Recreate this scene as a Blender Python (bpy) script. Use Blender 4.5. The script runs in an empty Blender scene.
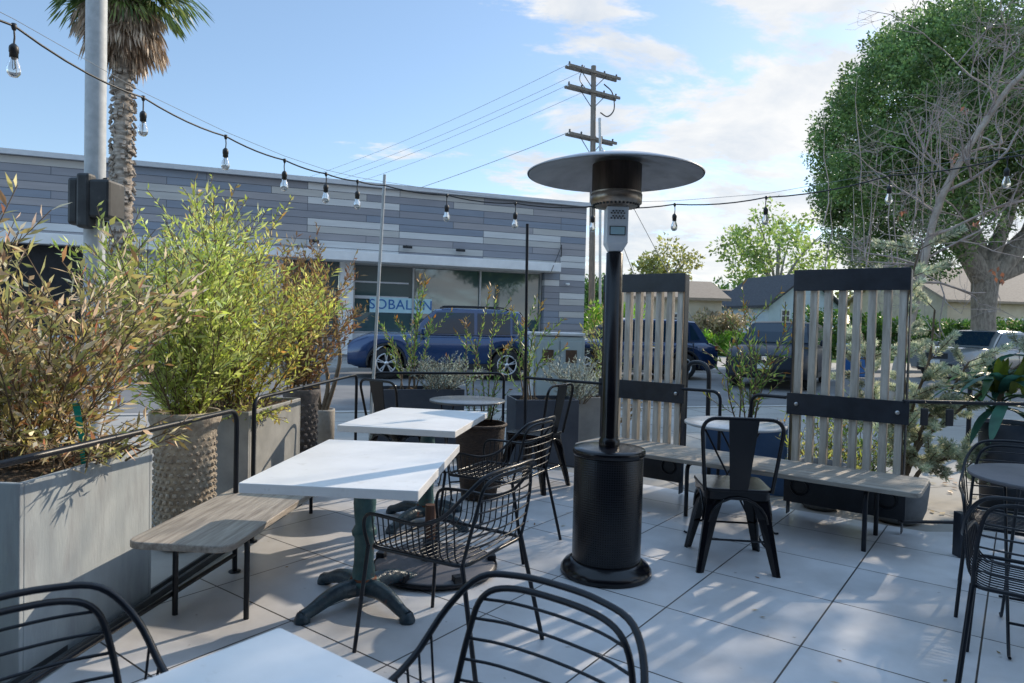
import bpy, math, random
import numpy as np
from mathutils import Vector, Matrix
R = math.radians
random.seed(7)
scene = bpy.context.scene
COL = scene.collection
pi = math.pi

# ------------------------------------------------------------------ helpers
def unit(v):
    v = Vector(v); return v.normalized() if v.length > 1e-9 else Vector((0, 0, 1))

class MB:
    def __init__(s): s.v = []; s.f = []; s.sm = []
    def add(s, vs, fs, smooth=False):
        o = len(s.v); s.v += [tuple(v) for v in vs]
        for f in fs: s.f.append(tuple(i + o for i in f)); s.sm.append(smooth)
        return s
    def box(s, c, d, rz=0, M=None):
        x, y, z = d[0]/2, d[1]/2, d[2]/2; vs = []
        for a in (-1, 1):
            for b in (-1, 1):
                for e in (-1, 1):
                    p = Vector((a*x, b*y, e*z))
                    if rz: p.rotate(Matrix.Rotation(rz, 3, 'Z'))
                    if M is not None: p = M @ p
                    vs.append(p + Vector(c))
        return s.add(vs, [(0,1,3,2),(4,6,7,5),(0,4,5,1),(2,3,7,6),(0,2,6,4),(1,5,7,3)])
    def tube(s, pts, r, n=8, closed=False, radii=None, caps=True):
        pts = [Vector(p) for p in pts]; m = len(pts)
        tang = []
        for i in range(m):
            if closed: t = pts[(i+1) % m] - pts[i-1]
            else: t = pts[min(i+1, m-1)] - pts[max(i-1, 0)]
            tang.append(unit(t))
        up = Vector((0, 0, 1)) if abs(tang[0].z) < .9 else Vector((1, 0, 0))
        nrm = unit(up - tang[0]*up.dot(tang[0])); vs = []
        for i in range(m):
            if i:
                nrm = nrm - tang[i]*nrm.dot(tang[i]); nrm = unit(nrm)
            b = tang[i].cross(nrm); rr = radii[i] if radii else r
            for k in range(n):
                a = 2*pi*k/n; vs.append(pts[i] + (nrm*math.cos(a) + b*math.sin(a))*rr)
        fs = []; last = m if closed else m-1
        for i in range(last):
            j = (i+1) % m
            for k in range(n): fs.append((i*n+k, j*n+k, j*n+(k+1) % n, i*n+(k+1) % n))
        s.add(vs, fs, True)
        if not closed and caps:
            s.add([vs[k] for k in range(n)][::-1], [tuple(range(n))])
            s.add([vs[(m-1)*n+k] for k in range(n)], [tuple(range(n))])
        return s
    def lathe(s, prof, n=24, c=(0,0,0), M=None, smooth=True, caps=True):
        vs = []
        for r, z in prof:
            for k in range(n):
                a = 2*pi*k/n; p = Vector((r*math.cos(a), r*math.sin(a), z))
                if M is not None: p = M @ p
                vs.append(p + Vector(c))
        fs = []
        for i in range(len(prof)-1):
            for k in range(n): fs.append((i*n+k, i*n+(k+1) % n, (i+1)*n+(k+1) % n, (i+1)*n+k))
        s.add(vs, fs, smooth)
        if caps:
            if prof[0][0] > 1e-4: s.add([vs[k] for k in range(n)][::-1], [tuple(range(n))])
            if prof[-1][0] > 1e-4: s.add([vs[(len(prof)-1)*n+k] for k in range(n)], [tuple(range(n))])
        return s
    def prism(s, poly, z0, z1, M=None):
        n = len(poly); f = lambda p, z: (M @ Vector((p[0], p[1], z))) if M is not None else Vector((p[0], p[1], z))
        s.add([f(p, z0) for p in poly] + [f(p, z1) for p in poly],
              [tuple(range(n))[::-1], tuple(range(n, 2*n))] + [(i, (i+1) % n, n+(i+1) % n, n+i) for i in range(n)])
        return s
    def quad(s, *p): return s.add(p, [tuple(range(len(p)))])
    def build(s, name, mat, parent=None, loc=(0,0,0), rz=0, bevel=0, seg=2):
        me = bpy.data.meshes.new(name); me.from_pydata(s.v, [], s.f); me.update()
        me.polygons.foreach_set('use_smooth', s.sm); me.materials.append(mat)
        o = bpy.data.objects.new(name, me); COL.objects.link(o)
        o.location = loc; o.rotation_euler = (0, 0, rz)
        if parent is not None: o.parent = parent
        if bevel:
            b = o.modifiers.new('bevel', 'BEVEL'); b.width = bevel; b.segments = seg; b.limit_method = 'ANGLE'; b.angle_limit = R(35)
        return o

def tag(o, label=None, cat=None, group=None, kind=None):
    if label: o['label'] = label
    if cat: o['category'] = cat
    if group: o['group'] = group
    if kind: o['kind'] = kind
    return o
def thing(name, label, cat, loc=(0,0,0), rz=0, group=None):
    o = bpy.data.objects.new(name, None); COL.objects.link(o); o.empty_display_size = .2
    o.location = loc; o.rotation_euler = (0, 0, rz); return tag(o, label, cat, group)
def dup(root, loc, rz, label, group=None):
    def cp(o, par):
        c = o.copy(); COL.objects.link(c)
        if par is not None: c.parent = par
        for ch in list(o.children): cp(ch, c)
        return c
    r = cp(root, None); r.location = loc; r.rotation_euler = (0, 0, rz); r['label'] = label
    if group: r['group'] = group
    return r
def struct(o): o['kind'] = 'structure'; return o

def fillet(pts, rad, n=5, closed=False):
    pts = [Vector(p) for p in pts]; out = []; m = len(pts)
    for i, p in enumerate(pts):
        if not closed and i in (0, m-1): out.append(p); continue
        a, b = pts[i-1]-p, pts[(i+1) % m]-p
        r = min(rad, a.length*.48, b.length*.48)
        p0, p1 = p + a.normalized()*r, p + b.normalized()*r
        for k in range(n+1):
            t = k/n; out.append(p0*(1-t)**2 + p*2*t*(1-t) + p1*t*t)
    return out
def spline(pts, n=6):
    P = [Vector(p) for p in pts]; P = [P[0]*2-P[1]] + P + [P[-1]*2-P[-2]]; out = []
    for i in range(1, len(P)-2):
        for k in range(n):
            t = k/n; a, b, c, d = P[i-1], P[i], P[i+1], P[i+2]
            out.append(.5*((2*b)+(c-a)*t+(2*a-5*b+4*c-d)*t*t+(3*b-a-3*c+d)*t**3))
    out.append(P[-2]); return out

# ------------------------------------------------------------------ materials
def nodes(name):
    m = bpy.data.materials.new(name); m.use_nodes = True
    nt = m.node_tree; return m, nt, nt.nodes['Principled BSDF']
def mat(name, c, c2=None, rough=.5, metal=0, scale=6, bump=0, bscale=40, stretch=(1,1,1), coat=0, detail=5, lo=.35, hi=.65, spec=.5, rvar=0, stain=None):
    m, nt, p = nodes(name); N = nt.nodes; L = nt.links
    p.inputs['Roughness'].default_value = rough; p.inputs['Metallic'].default_value = metal
    p.inputs['Coat Weight'].default_value = coat; p.inputs['Specular IOR Level'].default_value = spec
    p.inputs['Base Color'].default_value = (*c, 1)
    tc = N.new('ShaderNodeTexCoord'); mp = N.new('ShaderNodeMapping'); mp.inputs['Scale'].default_value = stretch
    L.new(tc.outputs['Object'], mp.inputs['Vector'])
    def noise(sc, d=detail):
        n = N.new('ShaderNodeTexNoise'); n.inputs['Scale'].default_value = sc; n.inputs['Detail'].default_value = d
        n.inputs['Roughness'].default_value = .6; L.new(mp.outputs[0], n.inputs['Vector']); return n
    if c2:
        n = noise(scale); r = N.new('ShaderNodeValToRGB'); r.color_ramp.elements[0].position = lo; r.color_ramp.elements[1].position = hi
        r.color_ramp.elements[0].color = (*c, 1); r.color_ramp.elements[1].color = (*c2, 1)
        L.new(n.outputs[0], r.inputs[0]); out = r.outputs[0]
        if stain:
            n2 = noise(stain[1], 8); r2 = N.new('ShaderNodeValToRGB'); r2.color_ramp.elements[0].position = stain[2]; r2.color_ramp.elements[1].position = stain[3]
            L.new(n2.outputs[0], r2.inputs[0]); mx = N.new('ShaderNodeMixRGB'); mx.inputs['Color2'].default_value = (*stain[0], 1)
            L.new(r2.outputs[0], mx.inputs['Fac']); L.new(out, mx.inputs['Color1']); out = mx.outputs[0]
        L.new(out, p.inputs['Base Color'])
    if rvar:
        n = noise(scale*2.3); mr = N.new('ShaderNodeMapRange'); mr.inputs['To Min'].default_value = max(0, rough-rvar); mr.inputs['To Max'].default_value = rough+rvar
        L.new(n.outputs[0], mr.inputs['Value']); L.new(mr.outputs[0], p.inputs['Roughness'])
    if bump:
        n = noise(bscale); b = N.new('ShaderNodeBump'); b.inputs['Strength'].default_value = bump; b.inputs['Distance'].default_value = .02
        L.new(n.outputs[0], b.inputs['Height']); L.new(b.outputs[0], p.inputs['Normal'])
    return m
def leafmat(name, cols, transl=.35, rough=.45, clump=5.0, amt=.38):
    m, nt, p = nodes(name); N = nt.nodes; L = nt.links
    g = N.new('ShaderNodeNewGeometry'); r = N.new('ShaderNodeValToRGB'); r.color_ramp.interpolation = 'LINEAR'
    e = r.color_ramp.elements; e[0].position = 0; e[0].color = (*cols[0], 1); e[1].position = 1; e[1].color = (*cols[-1], 1)
    for i, c in enumerate(cols[1:-1], 1): x = e.new(i/(len(cols)-1)); x.color = (*c, 1)
    L.new(g.outputs['Random Per Island'], r.inputs[0])
    tc = N.new('ShaderNodeTexCoord'); nz = N.new('ShaderNodeTexNoise'); nz.inputs['Scale'].default_value = clump; nz.inputs['Detail'].default_value = 3; L.new(tc.outputs['Object'], nz.inputs['Vector'])
    mr = N.new('ShaderNodeMapRange'); mr.inputs['From Min'].default_value = .35; mr.inputs['From Max'].default_value = .65; mr.inputs['To Min'].default_value = 1-amt; mr.inputs['To Max'].default_value = 1+amt*1.3; L.new(nz.outputs[0], mr.inputs['Value'])
    mm = N.new('ShaderNodeMixRGB'); mm.blend_type = 'MULTIPLY'; mm.inputs['Fac'].default_value = 1; L.new(r.outputs[0], mm.inputs['Color1']); L.new(mr.outputs[0], mm.inputs['Color2']); r = mm
    L.new(r.outputs[0], p.inputs['Base Color']); p.inputs['Roughness'].default_value = rough
    p.inputs['Specular IOR Level'].default_value = .35
    t = N.new('ShaderNodeBsdfTranslucent'); hs = N.new('ShaderNodeHueSaturation'); hs.inputs['Value'].default_value = 1.5; hs.inputs['Saturation'].default_value = 1.1
    L.new(r.outputs[0], hs.inputs['Color']); L.new(hs.outputs[0], t.inputs['Color'])
    mx = N.new('ShaderNodeMixShader'); mx.inputs[0].default_value = transl; L.new(p.outputs[0], mx.inputs[1]); L.new(t.outputs[0], mx.inputs[2])
    L.new(mx.outputs[0], N['Material Output'].inputs['Surface']); return m
def glassy(name, c, rough=.05, coat=1.0, metal=0, spec=1.0):
    m, nt, p = nodes(name); p.inputs['Base Color'].default_value = (*c, 1); p.inputs['Roughness'].default_value = rough
    p.inputs['Coat Weight'].default_value = coat; p.inputs['Coat Roughness'].default_value = .03; p.inputs['Metallic'].default_value = metal; p.inputs['Specular IOR Level'].default_value = spec
    return m

K = {}
K['black_metal'] = mat('black powder coated metal', (.003,.005,.009), (.008,.011,.018), rough=.36, rvar=.08, scale=20, spec=.35)
K['gloss_black'] = mat('glossy black enamel', (.003,.003,.005), (.006,.006,.009), rough=.2, rvar=.08, scale=12, spec=.4)
K['band'] = mat('dark blackened steel plate', (.008,.012,.020), (.018,.024,.036), rough=.42, rvar=.1, scale=9, bump=.05)
K['tabletop'] = mat('off white laminate', (.70,.69,.68), (.80,.79,.78), rough=.36, rvar=.12, scale=3.5, stain=((.55,.52,.49), 16, .62, .8))
K['teal_iron'] = mat('worn teal painted cast iron', (.022,.075,.082), (.045,.12,.125), rough=.4, rvar=.15, scale=18, bump=.25, bscale=60, stain=((.16,.045,.022), 11, .6, .7))
K['navy_iron'] = mat('dark worn navy painted cast iron', (.010,.026,.042), (.028,.06,.08), rough=.33, rvar=.12, scale=16, bump=.25, bscale=60, stain=((.13,.04,.025), 13, .62, .7))
K['rust'] = mat('rusty iron', (.10,.032,.016), (.19,.07,.035), rough=.85, scale=30, bump=.4)
K['bench_wood'] = mat('weathered bench wood', (.20,.17,.145), (.45,.40,.34), rough=.6, scale=3.5, stretch=(1.2,14,14), bump=.25, bscale=8, lo=.3, hi=.7, rvar=.1)
K['bench_wood2'] = mat('grey silvered wood', (.20,.17,.14), (.40,.36,.31), rough=.6, scale=3.5, stretch=(1.2,14,14), bump=.25, bscale=8, lo=.3, hi=.7, rvar=.1)
K['slat_wood'] = mat('silvered vertical slats', (.36,.31,.25), (.66,.60,.52), rough=.75, scale=3.5, stretch=(10,10,1.0), bump=.35, bscale=9, lo=.3, hi=.7)
K['fibre'] = mat('pale fibre cement', (.28,.31,.325), (.37,.40,.41), rough=.8, scale=3, stretch=(3,3,.6), bump=.1, bscale=30, stain=((.25,.26,.27), 4, .5, .75))
K['galv'] = mat('galvanised sheet', (.24,.245,.24), (.34,.34,.33), rough=.6, metal=.2, scale=5, bump=.05)
K['dark_planter'] = mat('dark blue grey planter', (.035,.045,.065), (.06,.07,.09), rough=.6, scale=4, bump=.08)
K['blue_planter'] = mat('blue planter', (.02,.06,.14), (.035,.085,.18), rough=.55, scale=4, bump=.06)
K['greyface'] = mat('grey planter', (.22,.22,.22), (.32,.32,.31), rough=.7, scale=4, bump=.06)
K['potgrey'] = mat('mid grey pot', (.12,.125,.13), (.19,.195,.20), rough=.75, scale=6, bump=.1)
K['tan_pot'] = mat('sandy cast stone', (.26,.215,.17), (.44,.38,.30), rough=.92, scale=22, bump=.6, bscale=35)
K['dark_pot'] = mat('dark woven pot', (.06,.055,.055), (.12,.105,.10), rough=.8, scale=22, bump=.4)
K['conc_pot'] = mat('concrete pot', (.27,.24,.20), (.38,.35,.31), rough=.9, scale=7, bump=.25)
K['soil'] = mat('dry mulch', (.03,.02,.013), (.16,.11,.07), rough=1, scale=35, bump=1, bscale=60, lo=.4, hi=.7)
K['bark'] = mat('grey bark', (.16,.14,.12), (.34,.31,.27), rough=.9, scale=4, stretch=(3,3,1), bump=.6, bscale=12)
K['bark_pale'] = mat('pale bark', (.30,.25,.205), (.48,.42,.355), rough=.9, scale=6, bump=.3, bscale=20)
K['twig'] = mat('grey twig', (.27,.225,.205), (.44,.38,.35), rough=.9, scale=6)
K['stem'] = mat('brown stem', (.10,.07,.045), (.20,.15,.10), rough=.9, scale=12)
K['palmtrunk'] = mat('palm trunk', (.17,.145,.12), (.46,.40,.34), rough=.95, scale=5, stretch=(1,1,3), bump=.9, bscale=14)
K['galvpole'] = mat('galvanised pole', (.38,.41,.43), (.48,.51,.53), rough=.6, metal=.0, scale=14, rvar=.1)
K['sigbox'] = mat('weathered black plastic', (.010,.012,.015), (.028,.032,.036), rough=.55, scale=6, stain=((.12,.12,.12), 5, .6, .8))
K['util_wood'] = mat('utility pole timber', (.13,.115,.10), (.24,.21,.185), rough=.9, scale=5, stretch=(6,6,.5), bump=.3)
K['steel'] = mat('brushed stainless', (.42,.42,.42), (.55,.55,.55), rough=.3, metal=.9, scale=30, rvar=.08)
K['hood'] = mat('brushed hood aluminium', (.36,.37,.40), (.48,.49,.52), rough=.42, metal=.45, scale=7, rvar=.1, stain=((.20,.17,.15), 4, .55, .75))
K['burner'] = mat('scorched burner mesh', (.02,.015,.012), (.07,.05,.04), rough=.55, metal=.6, scale=18, stretch=(1,1,.15))
K['bronze'] = mat('heat stained steel', (.20,.15,.11), (.36,.31,.26), rough=.35, metal=.8, scale=9)
K['rubber'] = mat('tyre rubber', (.012,.012,.013), (.025,.025,.026), rough=.8, scale=20)
K['alloy'] = mat('alloy', (.5,.51,.53), (.6,.61,.63), rough=.3, metal=.8, scale=10)
K['trim'] = mat('black plastic trim', (.012,.013,.015), (.022,.023,.025), rough=.6, scale=10)
K['chrome'] = mat('chrome', (.6,.6,.62), (.7,.7,.72), rough=.12, metal=1, scale=10)
K['lamp'] = glassy('headlamp lens', (.55,.58,.60), .08)
K['lampred'] = glassy('red tail lens', (.25,.01,.01), .1)
K['carglass'] = glassy('car glass', (.008,.022,.04), .04, coat=0, spec=.5)
K['plate'] = mat('plate', (.6,.6,.58), (.66,.66,.64), rough=.5)
def paint(name, c, c2): return mat(name, c, c2, rough=.25, coat=.8, scale=2, metal=.25)
K['blue_paint'] = paint('deep blue car paint', (.012,.042,.125), (.016,.05,.14))
K['navy_paint'] = paint('navy car paint', (.010,.03,.085), (.014,.036,.10))
K['black_paint'] = paint('black car paint', (.008,.014,.024), (.011,.018,.03))
K['black_paint'] = mat('black-blue car paint', (.006,.012,.024), (.009,.017,.032), rough=.38, spec=.3, scale=2)
K['silver_paint'] = paint('silver car paint', (.17,.18,.19), (.20,.21,.22))
K['white_wall'] = mat('white stucco', (.66,.67,.68), (.76,.77,.78), rough=.85, scale=2, bump=.1)
K['basewall'] = mat('pale painted base wall', (.44,.46,.50), (.52,.54,.57), rough=.85, scale=2)
K['shopglass'] = glassy('shop window glass', (.05,.09,.095), .04)
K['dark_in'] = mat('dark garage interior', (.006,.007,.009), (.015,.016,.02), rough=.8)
K['roof_dark'] = mat('dark shingle roof', (.035,.036,.042), (.075,.075,.085), rough=.9, scale=8, stretch=(1,4,4))
K['roof_tan'] = mat('tan shingle roof', (.24,.185,.14), (.34,.27,.21), rough=.9, scale=6, stretch=(1,4,4))
K['house_blue'] = mat('pale blue siding', (.42,.52,.60), (.50,.60,.67), rough=.7, scale=2)
K['house_tan'] = mat('tan stucco', (.48,.40,.30), (.56,.48,.37), rough=.9, scale=2)
K['house_beige'] = mat('beige stucco', (.52,.47,.37), (.60,.55,.44), rough=.9, scale=2)
K['bin_blue'] = mat('blue bin plastic', (.01,.10,.30), (.015,.12,.34), rough=.45)
K['cab_grey'] = mat('cabinet grey green paint', (.30,.36,.37), (.36,.42,.43), rough=.55, scale=3)
K['cab_light'] = mat('cabinet pale side', (.5,.54,.56), (.58,.6,.62), rough=.5, scale=3)
K['wicker'] = mat('dark brown wicker', (.022,.012,.008), (.06,.034,.022), rough=.7, scale=30, stretch=(1,1,4), bump=.8, bscale=30)
K['disc'] = mat('grey painted plate', (.085,.083,.095), (.125,.12,.13), rough=.5, scale=5, rvar=.1)
K['brownwood'] = mat('brown timber stub', (.06,.028,.018), (.11,.05,.03), rough=.6, scale=10, stretch=(6,6,1))
K['teal_tape'] = mat('teal plastic ribbon', (.0,.30,.25), (.0,.36,.30), rough=.4)
K['cable'] = mat('black rubber cable', (.012,.013,.016), (.02,.021,.024), rough=.5)
K['cable_l'] = mat('grey wire', (.20,.22,.25), (.26,.28,.30), rough=.6)
m, nt, p = nodes('clear bulb glass'); p.inputs['Base Color'].default_value = (1,.97,.93,1); p.inputs['Roughness'].default_value = .03; p.inputs['Transmission Weight'].default_value = .9; p.inputs['IOR'].default_value = 1.2; K['bulb'] = m
K['filament'] = mat('amber filament', (.8,.55,.35), (.9,.7,.5), rough=.4)
K['redleaf'] = leafmat('olive red narrow leaves', [(0.379,0.155,0.103),(0.328,0.259,0.121),(0.344,0.379,0.121),(0.620,0.482,0.241),(0.294,0.328,0.103),(0.758,0.535,0.397),(0.780,0.742,0.535)], .42)
K['greenleaf'] = leafmat('bright green narrow leaves', [(0.276,0.344,0.085),(0.449,0.535,0.138),(0.587,0.638,0.224),(0.328,0.397,0.103),(0.690,0.725,0.379)], .4)
K['oliveleaf'] = leafmat('yellow green leaves', [(0.350,0.420,0.094),(0.559,0.606,0.164),(0.698,0.698,0.257),(0.397,0.233,0.094),(0.467,0.512,0.118)], .4)
K['brownleaf'] = leafmat('brown leaves', [(0.174,0.098,0.059),(0.292,0.155,0.087),(0.271,0.233,0.078),(0.427,0.292,0.174)], .35)
K['stalkleaf'] = leafmat('stalk leaves', [(0.069,0.155,0.044),(0.121,0.224,0.061),(0.207,0.293,0.086),(0.276,0.310,0.103)], .35)
K['tipleaf'] = leafmat('orange stalk tips', [(.28,.12,.04),(.20,.18,.05),(.36,.22,.08)], .35)
K['silverleaf'] = leafmat('silver leaves', [(0.208,0.260,0.234),(0.312,0.364,0.325),(0.416,0.468,0.429)], .3)
K['woolly'] = leafmat('woolly grey green needles', [(.22,.28,.20),(.38,.43,.31),(.55,.56,.42),(.66,.64,.50)], .35)
K['ficusleaf'] = leafmat('ficus leaves', [(0.062,0.115,0.042),(0.096,0.167,0.060),(0.150,0.228,0.073),(0.228,0.307,0.105)], .38, .38, clump=1.1, amt=.5)
K['hedge'] = leafmat('hedge leaves', [(0.045,0.105,0.030),(0.075,0.150,0.038),(0.120,0.210,0.045)], .3, clump=1.3, amt=.5)
K['brighthedge'] = leafmat('bright hedge leaves', [(0.120,0.255,0.030),(0.180,0.330,0.045),(0.240,0.405,0.075)], .35, clump=1.3, amt=.5)
K['blossom'] = leafmat('pale blossom leaves', [(.20,.20,.09),(.34,.28,.18),(.42,.34,.25)], .3, clump=1.3, amt=.5)
K['paletree'] = leafmat('pale green tree leaves', [(0.143,0.221,0.058),(0.234,0.312,0.091),(0.325,0.390,0.143)], .4, clump=1.3, amt=.5)
K['yellowtree'] = leafmat('yellow green tree leaves', [(.16,.18,.05),(.24,.25,.08),(.30,.28,.11)], .4, clump=1.3, amt=.5)
K['palmgreen'] = leafmat('palm green', [(.06,.11,.04),(.11,.16,.05),(.22,.25,.09)], .3)
K['palmdead'] = leafmat('dead palm', [(.22,.16,.12),(.36,.28,.21),(.48,.40,.31)], .2)
K['deadleaf'] = leafmat('dead orange leaves', [(.17,.08,.05),(.26,.14,.10)], .35)
K['agave'] = leafmat('broad blue green leaves', [(.03,.10,.08),(.05,.14,.10),(.10,.18,.06)], .25, .35)
K['agavey'] = leafmat('broad yellow green leaves', [(.10,.14,.025),(.15,.18,.03)], .3, .4)
K['grass'] = leafmat('grass', [(.07,.14,.02),(.10,.19,.03),(.14,.22,.05)], .3)

def tile_material():
    m, nt, p = nodes('porcelain patio tiles'); N = nt.nodes; L = nt.links
    tc = N.new('ShaderNodeTexCoord'); b = N.new('ShaderNodeTexBrick'); b.offset = 0; b.squash = 1
    b.inputs['Scale'].default_value = 1; b.inputs['Brick Width'].default_value = .594; b.inputs['Row Height'].default_value = .594
    b.inputs['Mortar Size'].default_value = .0040; b.inputs['Mortar Smooth'].default_value = .1; b.inputs['Bias'].default_value = 0
    b.inputs['Color1'].default_value = (.53,.54,.565,1); b.inputs['Color2'].default_value = (.61,.62,.645,1); b.inputs['Mortar'].default_value = (.03,.03,.032,1)
    mpb = N.new('ShaderNodeMapping'); mpb.inputs['Location'].default_value = (59.4,59.4,0); L.new(tc.outputs['Object'], mpb.inputs['Vector']); L.new(mpb.outputs[0], b.inputs['Vector'])
    n = N.new('ShaderNodeTexNoise'); n.inputs['Scale'].default_value = 1.6; n.inputs['Detail'].default_value = 9; n.inputs['Roughness'].default_value = .62
    L.new(tc.outputs['Object'], n.inputs['Vector'])
    r = N.new('ShaderNodeValToRGB'); r.color_ramp.elements[0].position = .3; r.color_ramp.elements[0].color = (.72,.70,.68,1); r.color_ramp.elements[1].position = .68; r.color_ramp.elements[1].color = (1.08,1.07,1.06,1)
    L.new(n.outputs[0], r.inputs[0])
    mx = N.new('ShaderNodeMixRGB'); mx.blend_type = 'MULTIPLY'; mx.inputs['Fac'].default_value = 1; L.new(b.outputs['Color'], mx.inputs['Color1']); L.new(r.outputs[0], mx.inputs['Color2'])
    n2 = N.new('ShaderNodeTexNoise'); n2.inputs['Scale'].default_value = 17; n2.inputs['Detail'].default_value = 3; L.new(tc.outputs['Object'], n2.inputs['Vector'])
    r2 = N.new('ShaderNodeValToRGB'); r2.color_ramp.elements[0].position = .71; r2.color_ramp.elements[1].position = .80; L.new(n2.outputs[0], r2.inputs[0])
    mx2 = N.new('ShaderNodeMixRGB'); mx2.inputs['Color2'].default_value = (.15,.13,.11,1); L.new(r2.outputs[0], mx2.inputs['Fac']); L.new(mx.outputs[0], mx2.inputs['Color1'])
    L.new(mx2.outputs[0], p.inputs['Base Color'])
    mr = N.new('ShaderNodeMapRange'); mr.inputs['To Min'].default_value = .22; mr.inputs['To Max'].default_value = .5; L.new(n.outputs[0], mr.inputs['Value']); L.new(mr.outputs[0], p.inputs['Roughness'])
    bp = N.new('ShaderNodeBump'); bp.inputs['Strength'].default_value = .4; bp.inputs['Distance'].default_value = .003; bp.invert = True
    L.new(b.outputs['Fac'], bp.inputs['Height']); L.new(bp.outputs[0], p.inputs['Normal']); return m
K['tile'] = tile_material()
def paving(name, c, c2, joint, size=1.5, jw=.012):
    m, nt, p = nodes(name); N = nt.nodes; L = nt.links
    tc = N.new('ShaderNodeTexCoord'); mp = N.new('ShaderNodeMapping'); mp.inputs['Rotation'].default_value = (0,0,R(-17)); mp.inputs['Location'].default_value = (150,150,0)
    L.new(tc.outputs['Object'], mp.inputs['Vector'])
    b = N.new('ShaderNodeTexBrick'); b.offset = 0; b.inputs['Scale'].default_value = 1; b.inputs['Brick Width'].default_value = size; b.inputs['Row Height'].default_value = size; b.inputs['Mortar Size'].default_value = jw
    b.inputs['Color1'].default_value = (*c,1); b.inputs['Color2'].default_value = (*c2,1); b.inputs['Mortar'].default_value = (*joint,1); L.new(mp.outputs[0], b.inputs['Vector'])
    n = N.new('ShaderNodeTexNoise'); n.inputs['Scale'].default_value = .9; n.inputs['Detail'].default_value = 10; n.inputs['Roughness'].default_value = .7; L.new(tc.outputs['Object'], n.inputs['Vector'])
    r = N.new('ShaderNodeValToRGB'); r.color_ramp.elements[0].position = .3; r.color_ramp.elements[0].color = (.7,.7,.7,1); r.color_ramp.elements[1].position = .7; r.color_ramp.elements[1].color = (1.1,1.1,1.1,1); L.new(n.outputs[0], r.inputs[0])
    mx = N.new('ShaderNodeMixRGB'); mx.blend_type = 'MULTIPLY'; mx.inputs['Fac'].default_value = 1; L.new(b.outputs['Color'], mx.inputs['Color1']); L.new(r.outputs[0], mx.inputs['Color2']); L.new(mx.outputs[0], p.inputs['Base Color'])
    p.inputs['Roughness'].default_value = .85; return m
K['sidewalk'] = paving('concrete sidewalk', (.34,.325,.30), (.38,.365,.34), (.12,.115,.11))
K['road'] = mat('worn asphalt', (.13,.13,.135), (.19,.19,.19), rough=.85, scale=.8, bump=.15, bscale=60, detail=10, stain=((.09,.09,.095), .5, .5, .75))
K['kerb'] = mat('kerb concrete', (.34,.33,.31), (.44,.42,.40), rough=.9, scale=2)
K['lawn'] = mat('lawn', (.06,.12,.02), (.13,.20,.04), rough=1, scale=3, bump=.6, bscale=40)
K['ground'] = mat('distant ground', (.10,.11,.07), (.18,.17,.13), rough=1, scale=.2)
K['patio_edge'] = mat('steel floor channel', (.05,.055,.06), (.09,.095,.10), rough=.5, metal=.4, scale=8)

# ------------------------------------------------------------------ vectorised leaves
rng = np.random.default_rng(11)
def leaf_object(name, P, D, L, W, mat_, parent=None, N=None, fold=.0, rg=rng):
    P = np.asarray(P, float); n = len(P); D = np.asarray(D, float); D /= np.linalg.norm(D, axis=1, keepdims=True)+1e-9
    if N is None: N = rg.normal(size=(n,3))
    S = np.cross(D, N); S /= np.linalg.norm(S, axis=1, keepdims=True)+1e-9
    U = np.cross(S, D); L = np.broadcast_to(np.asarray(L, float), (n,))[:,None]; W = np.broadcast_to(np.asarray(W, float), (n,))[:,None]
    V = np.empty((n,4,3)); V[:,0] = P; V[:,1] = P + D*L*.45 + S*W*.5 + U*W*fold; V[:,2] = P + D*L; V[:,3] = P + D*L*.45 - S*W*.5 + U*W*fold
    me = bpy.data.meshes.new(name); me.vertices.add(n*4); me.vertices.foreach_set('co', V.reshape(-1))
    me.loops.add(n*4); me.loops.foreach_set('vertex_index', np.arange(n*4)); me.polygons.add(n); me.polygons.foreach_set('loop_start', np.arange(n)*4); me.polygons.foreach_set('loop_total', np.full(n,4))
    me.update(calc_edges=True); me.validate(); me.materials.append(mat_)
    o = bpy.data.objects.new(name, me); COL.objects.link(o)
    if parent is not None: o.parent = parent
    return o
def clump_tree(root, blobs, nleaf, leaf, mat_, core=None, seed=1, name='crown', squash=1.0):
    """blobs: (x,y,z,r) leaf clumps, local"""
    rg = np.random.default_rng(seed); B = np.array(blobs); tot = int(nleaf*len(B))
    w = B[:,3]**2; idx = rg.choice(len(B), tot, p=w/w.sum()); d = rg.normal(size=(tot,3)); d /= np.linalg.norm(d, axis=1, keepdims=True)
    rr = rg.random(tot)**.35; P = B[idx,:3] + d*(B[idx,3]*rr)[:,None]*np.array([1,1,squash])
    D = d + rg.normal(size=(tot,3))*.7 + np.array([0,0,.15]); N = d + rg.normal(size=(tot,3))*.6
    s = leaf*(.6+.8*rg.random(tot)); return leaf_object(name, P, D, s, s*.55, mat_, root, N=np.cross(D, np.cross(N, D)), rg=rg)

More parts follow.
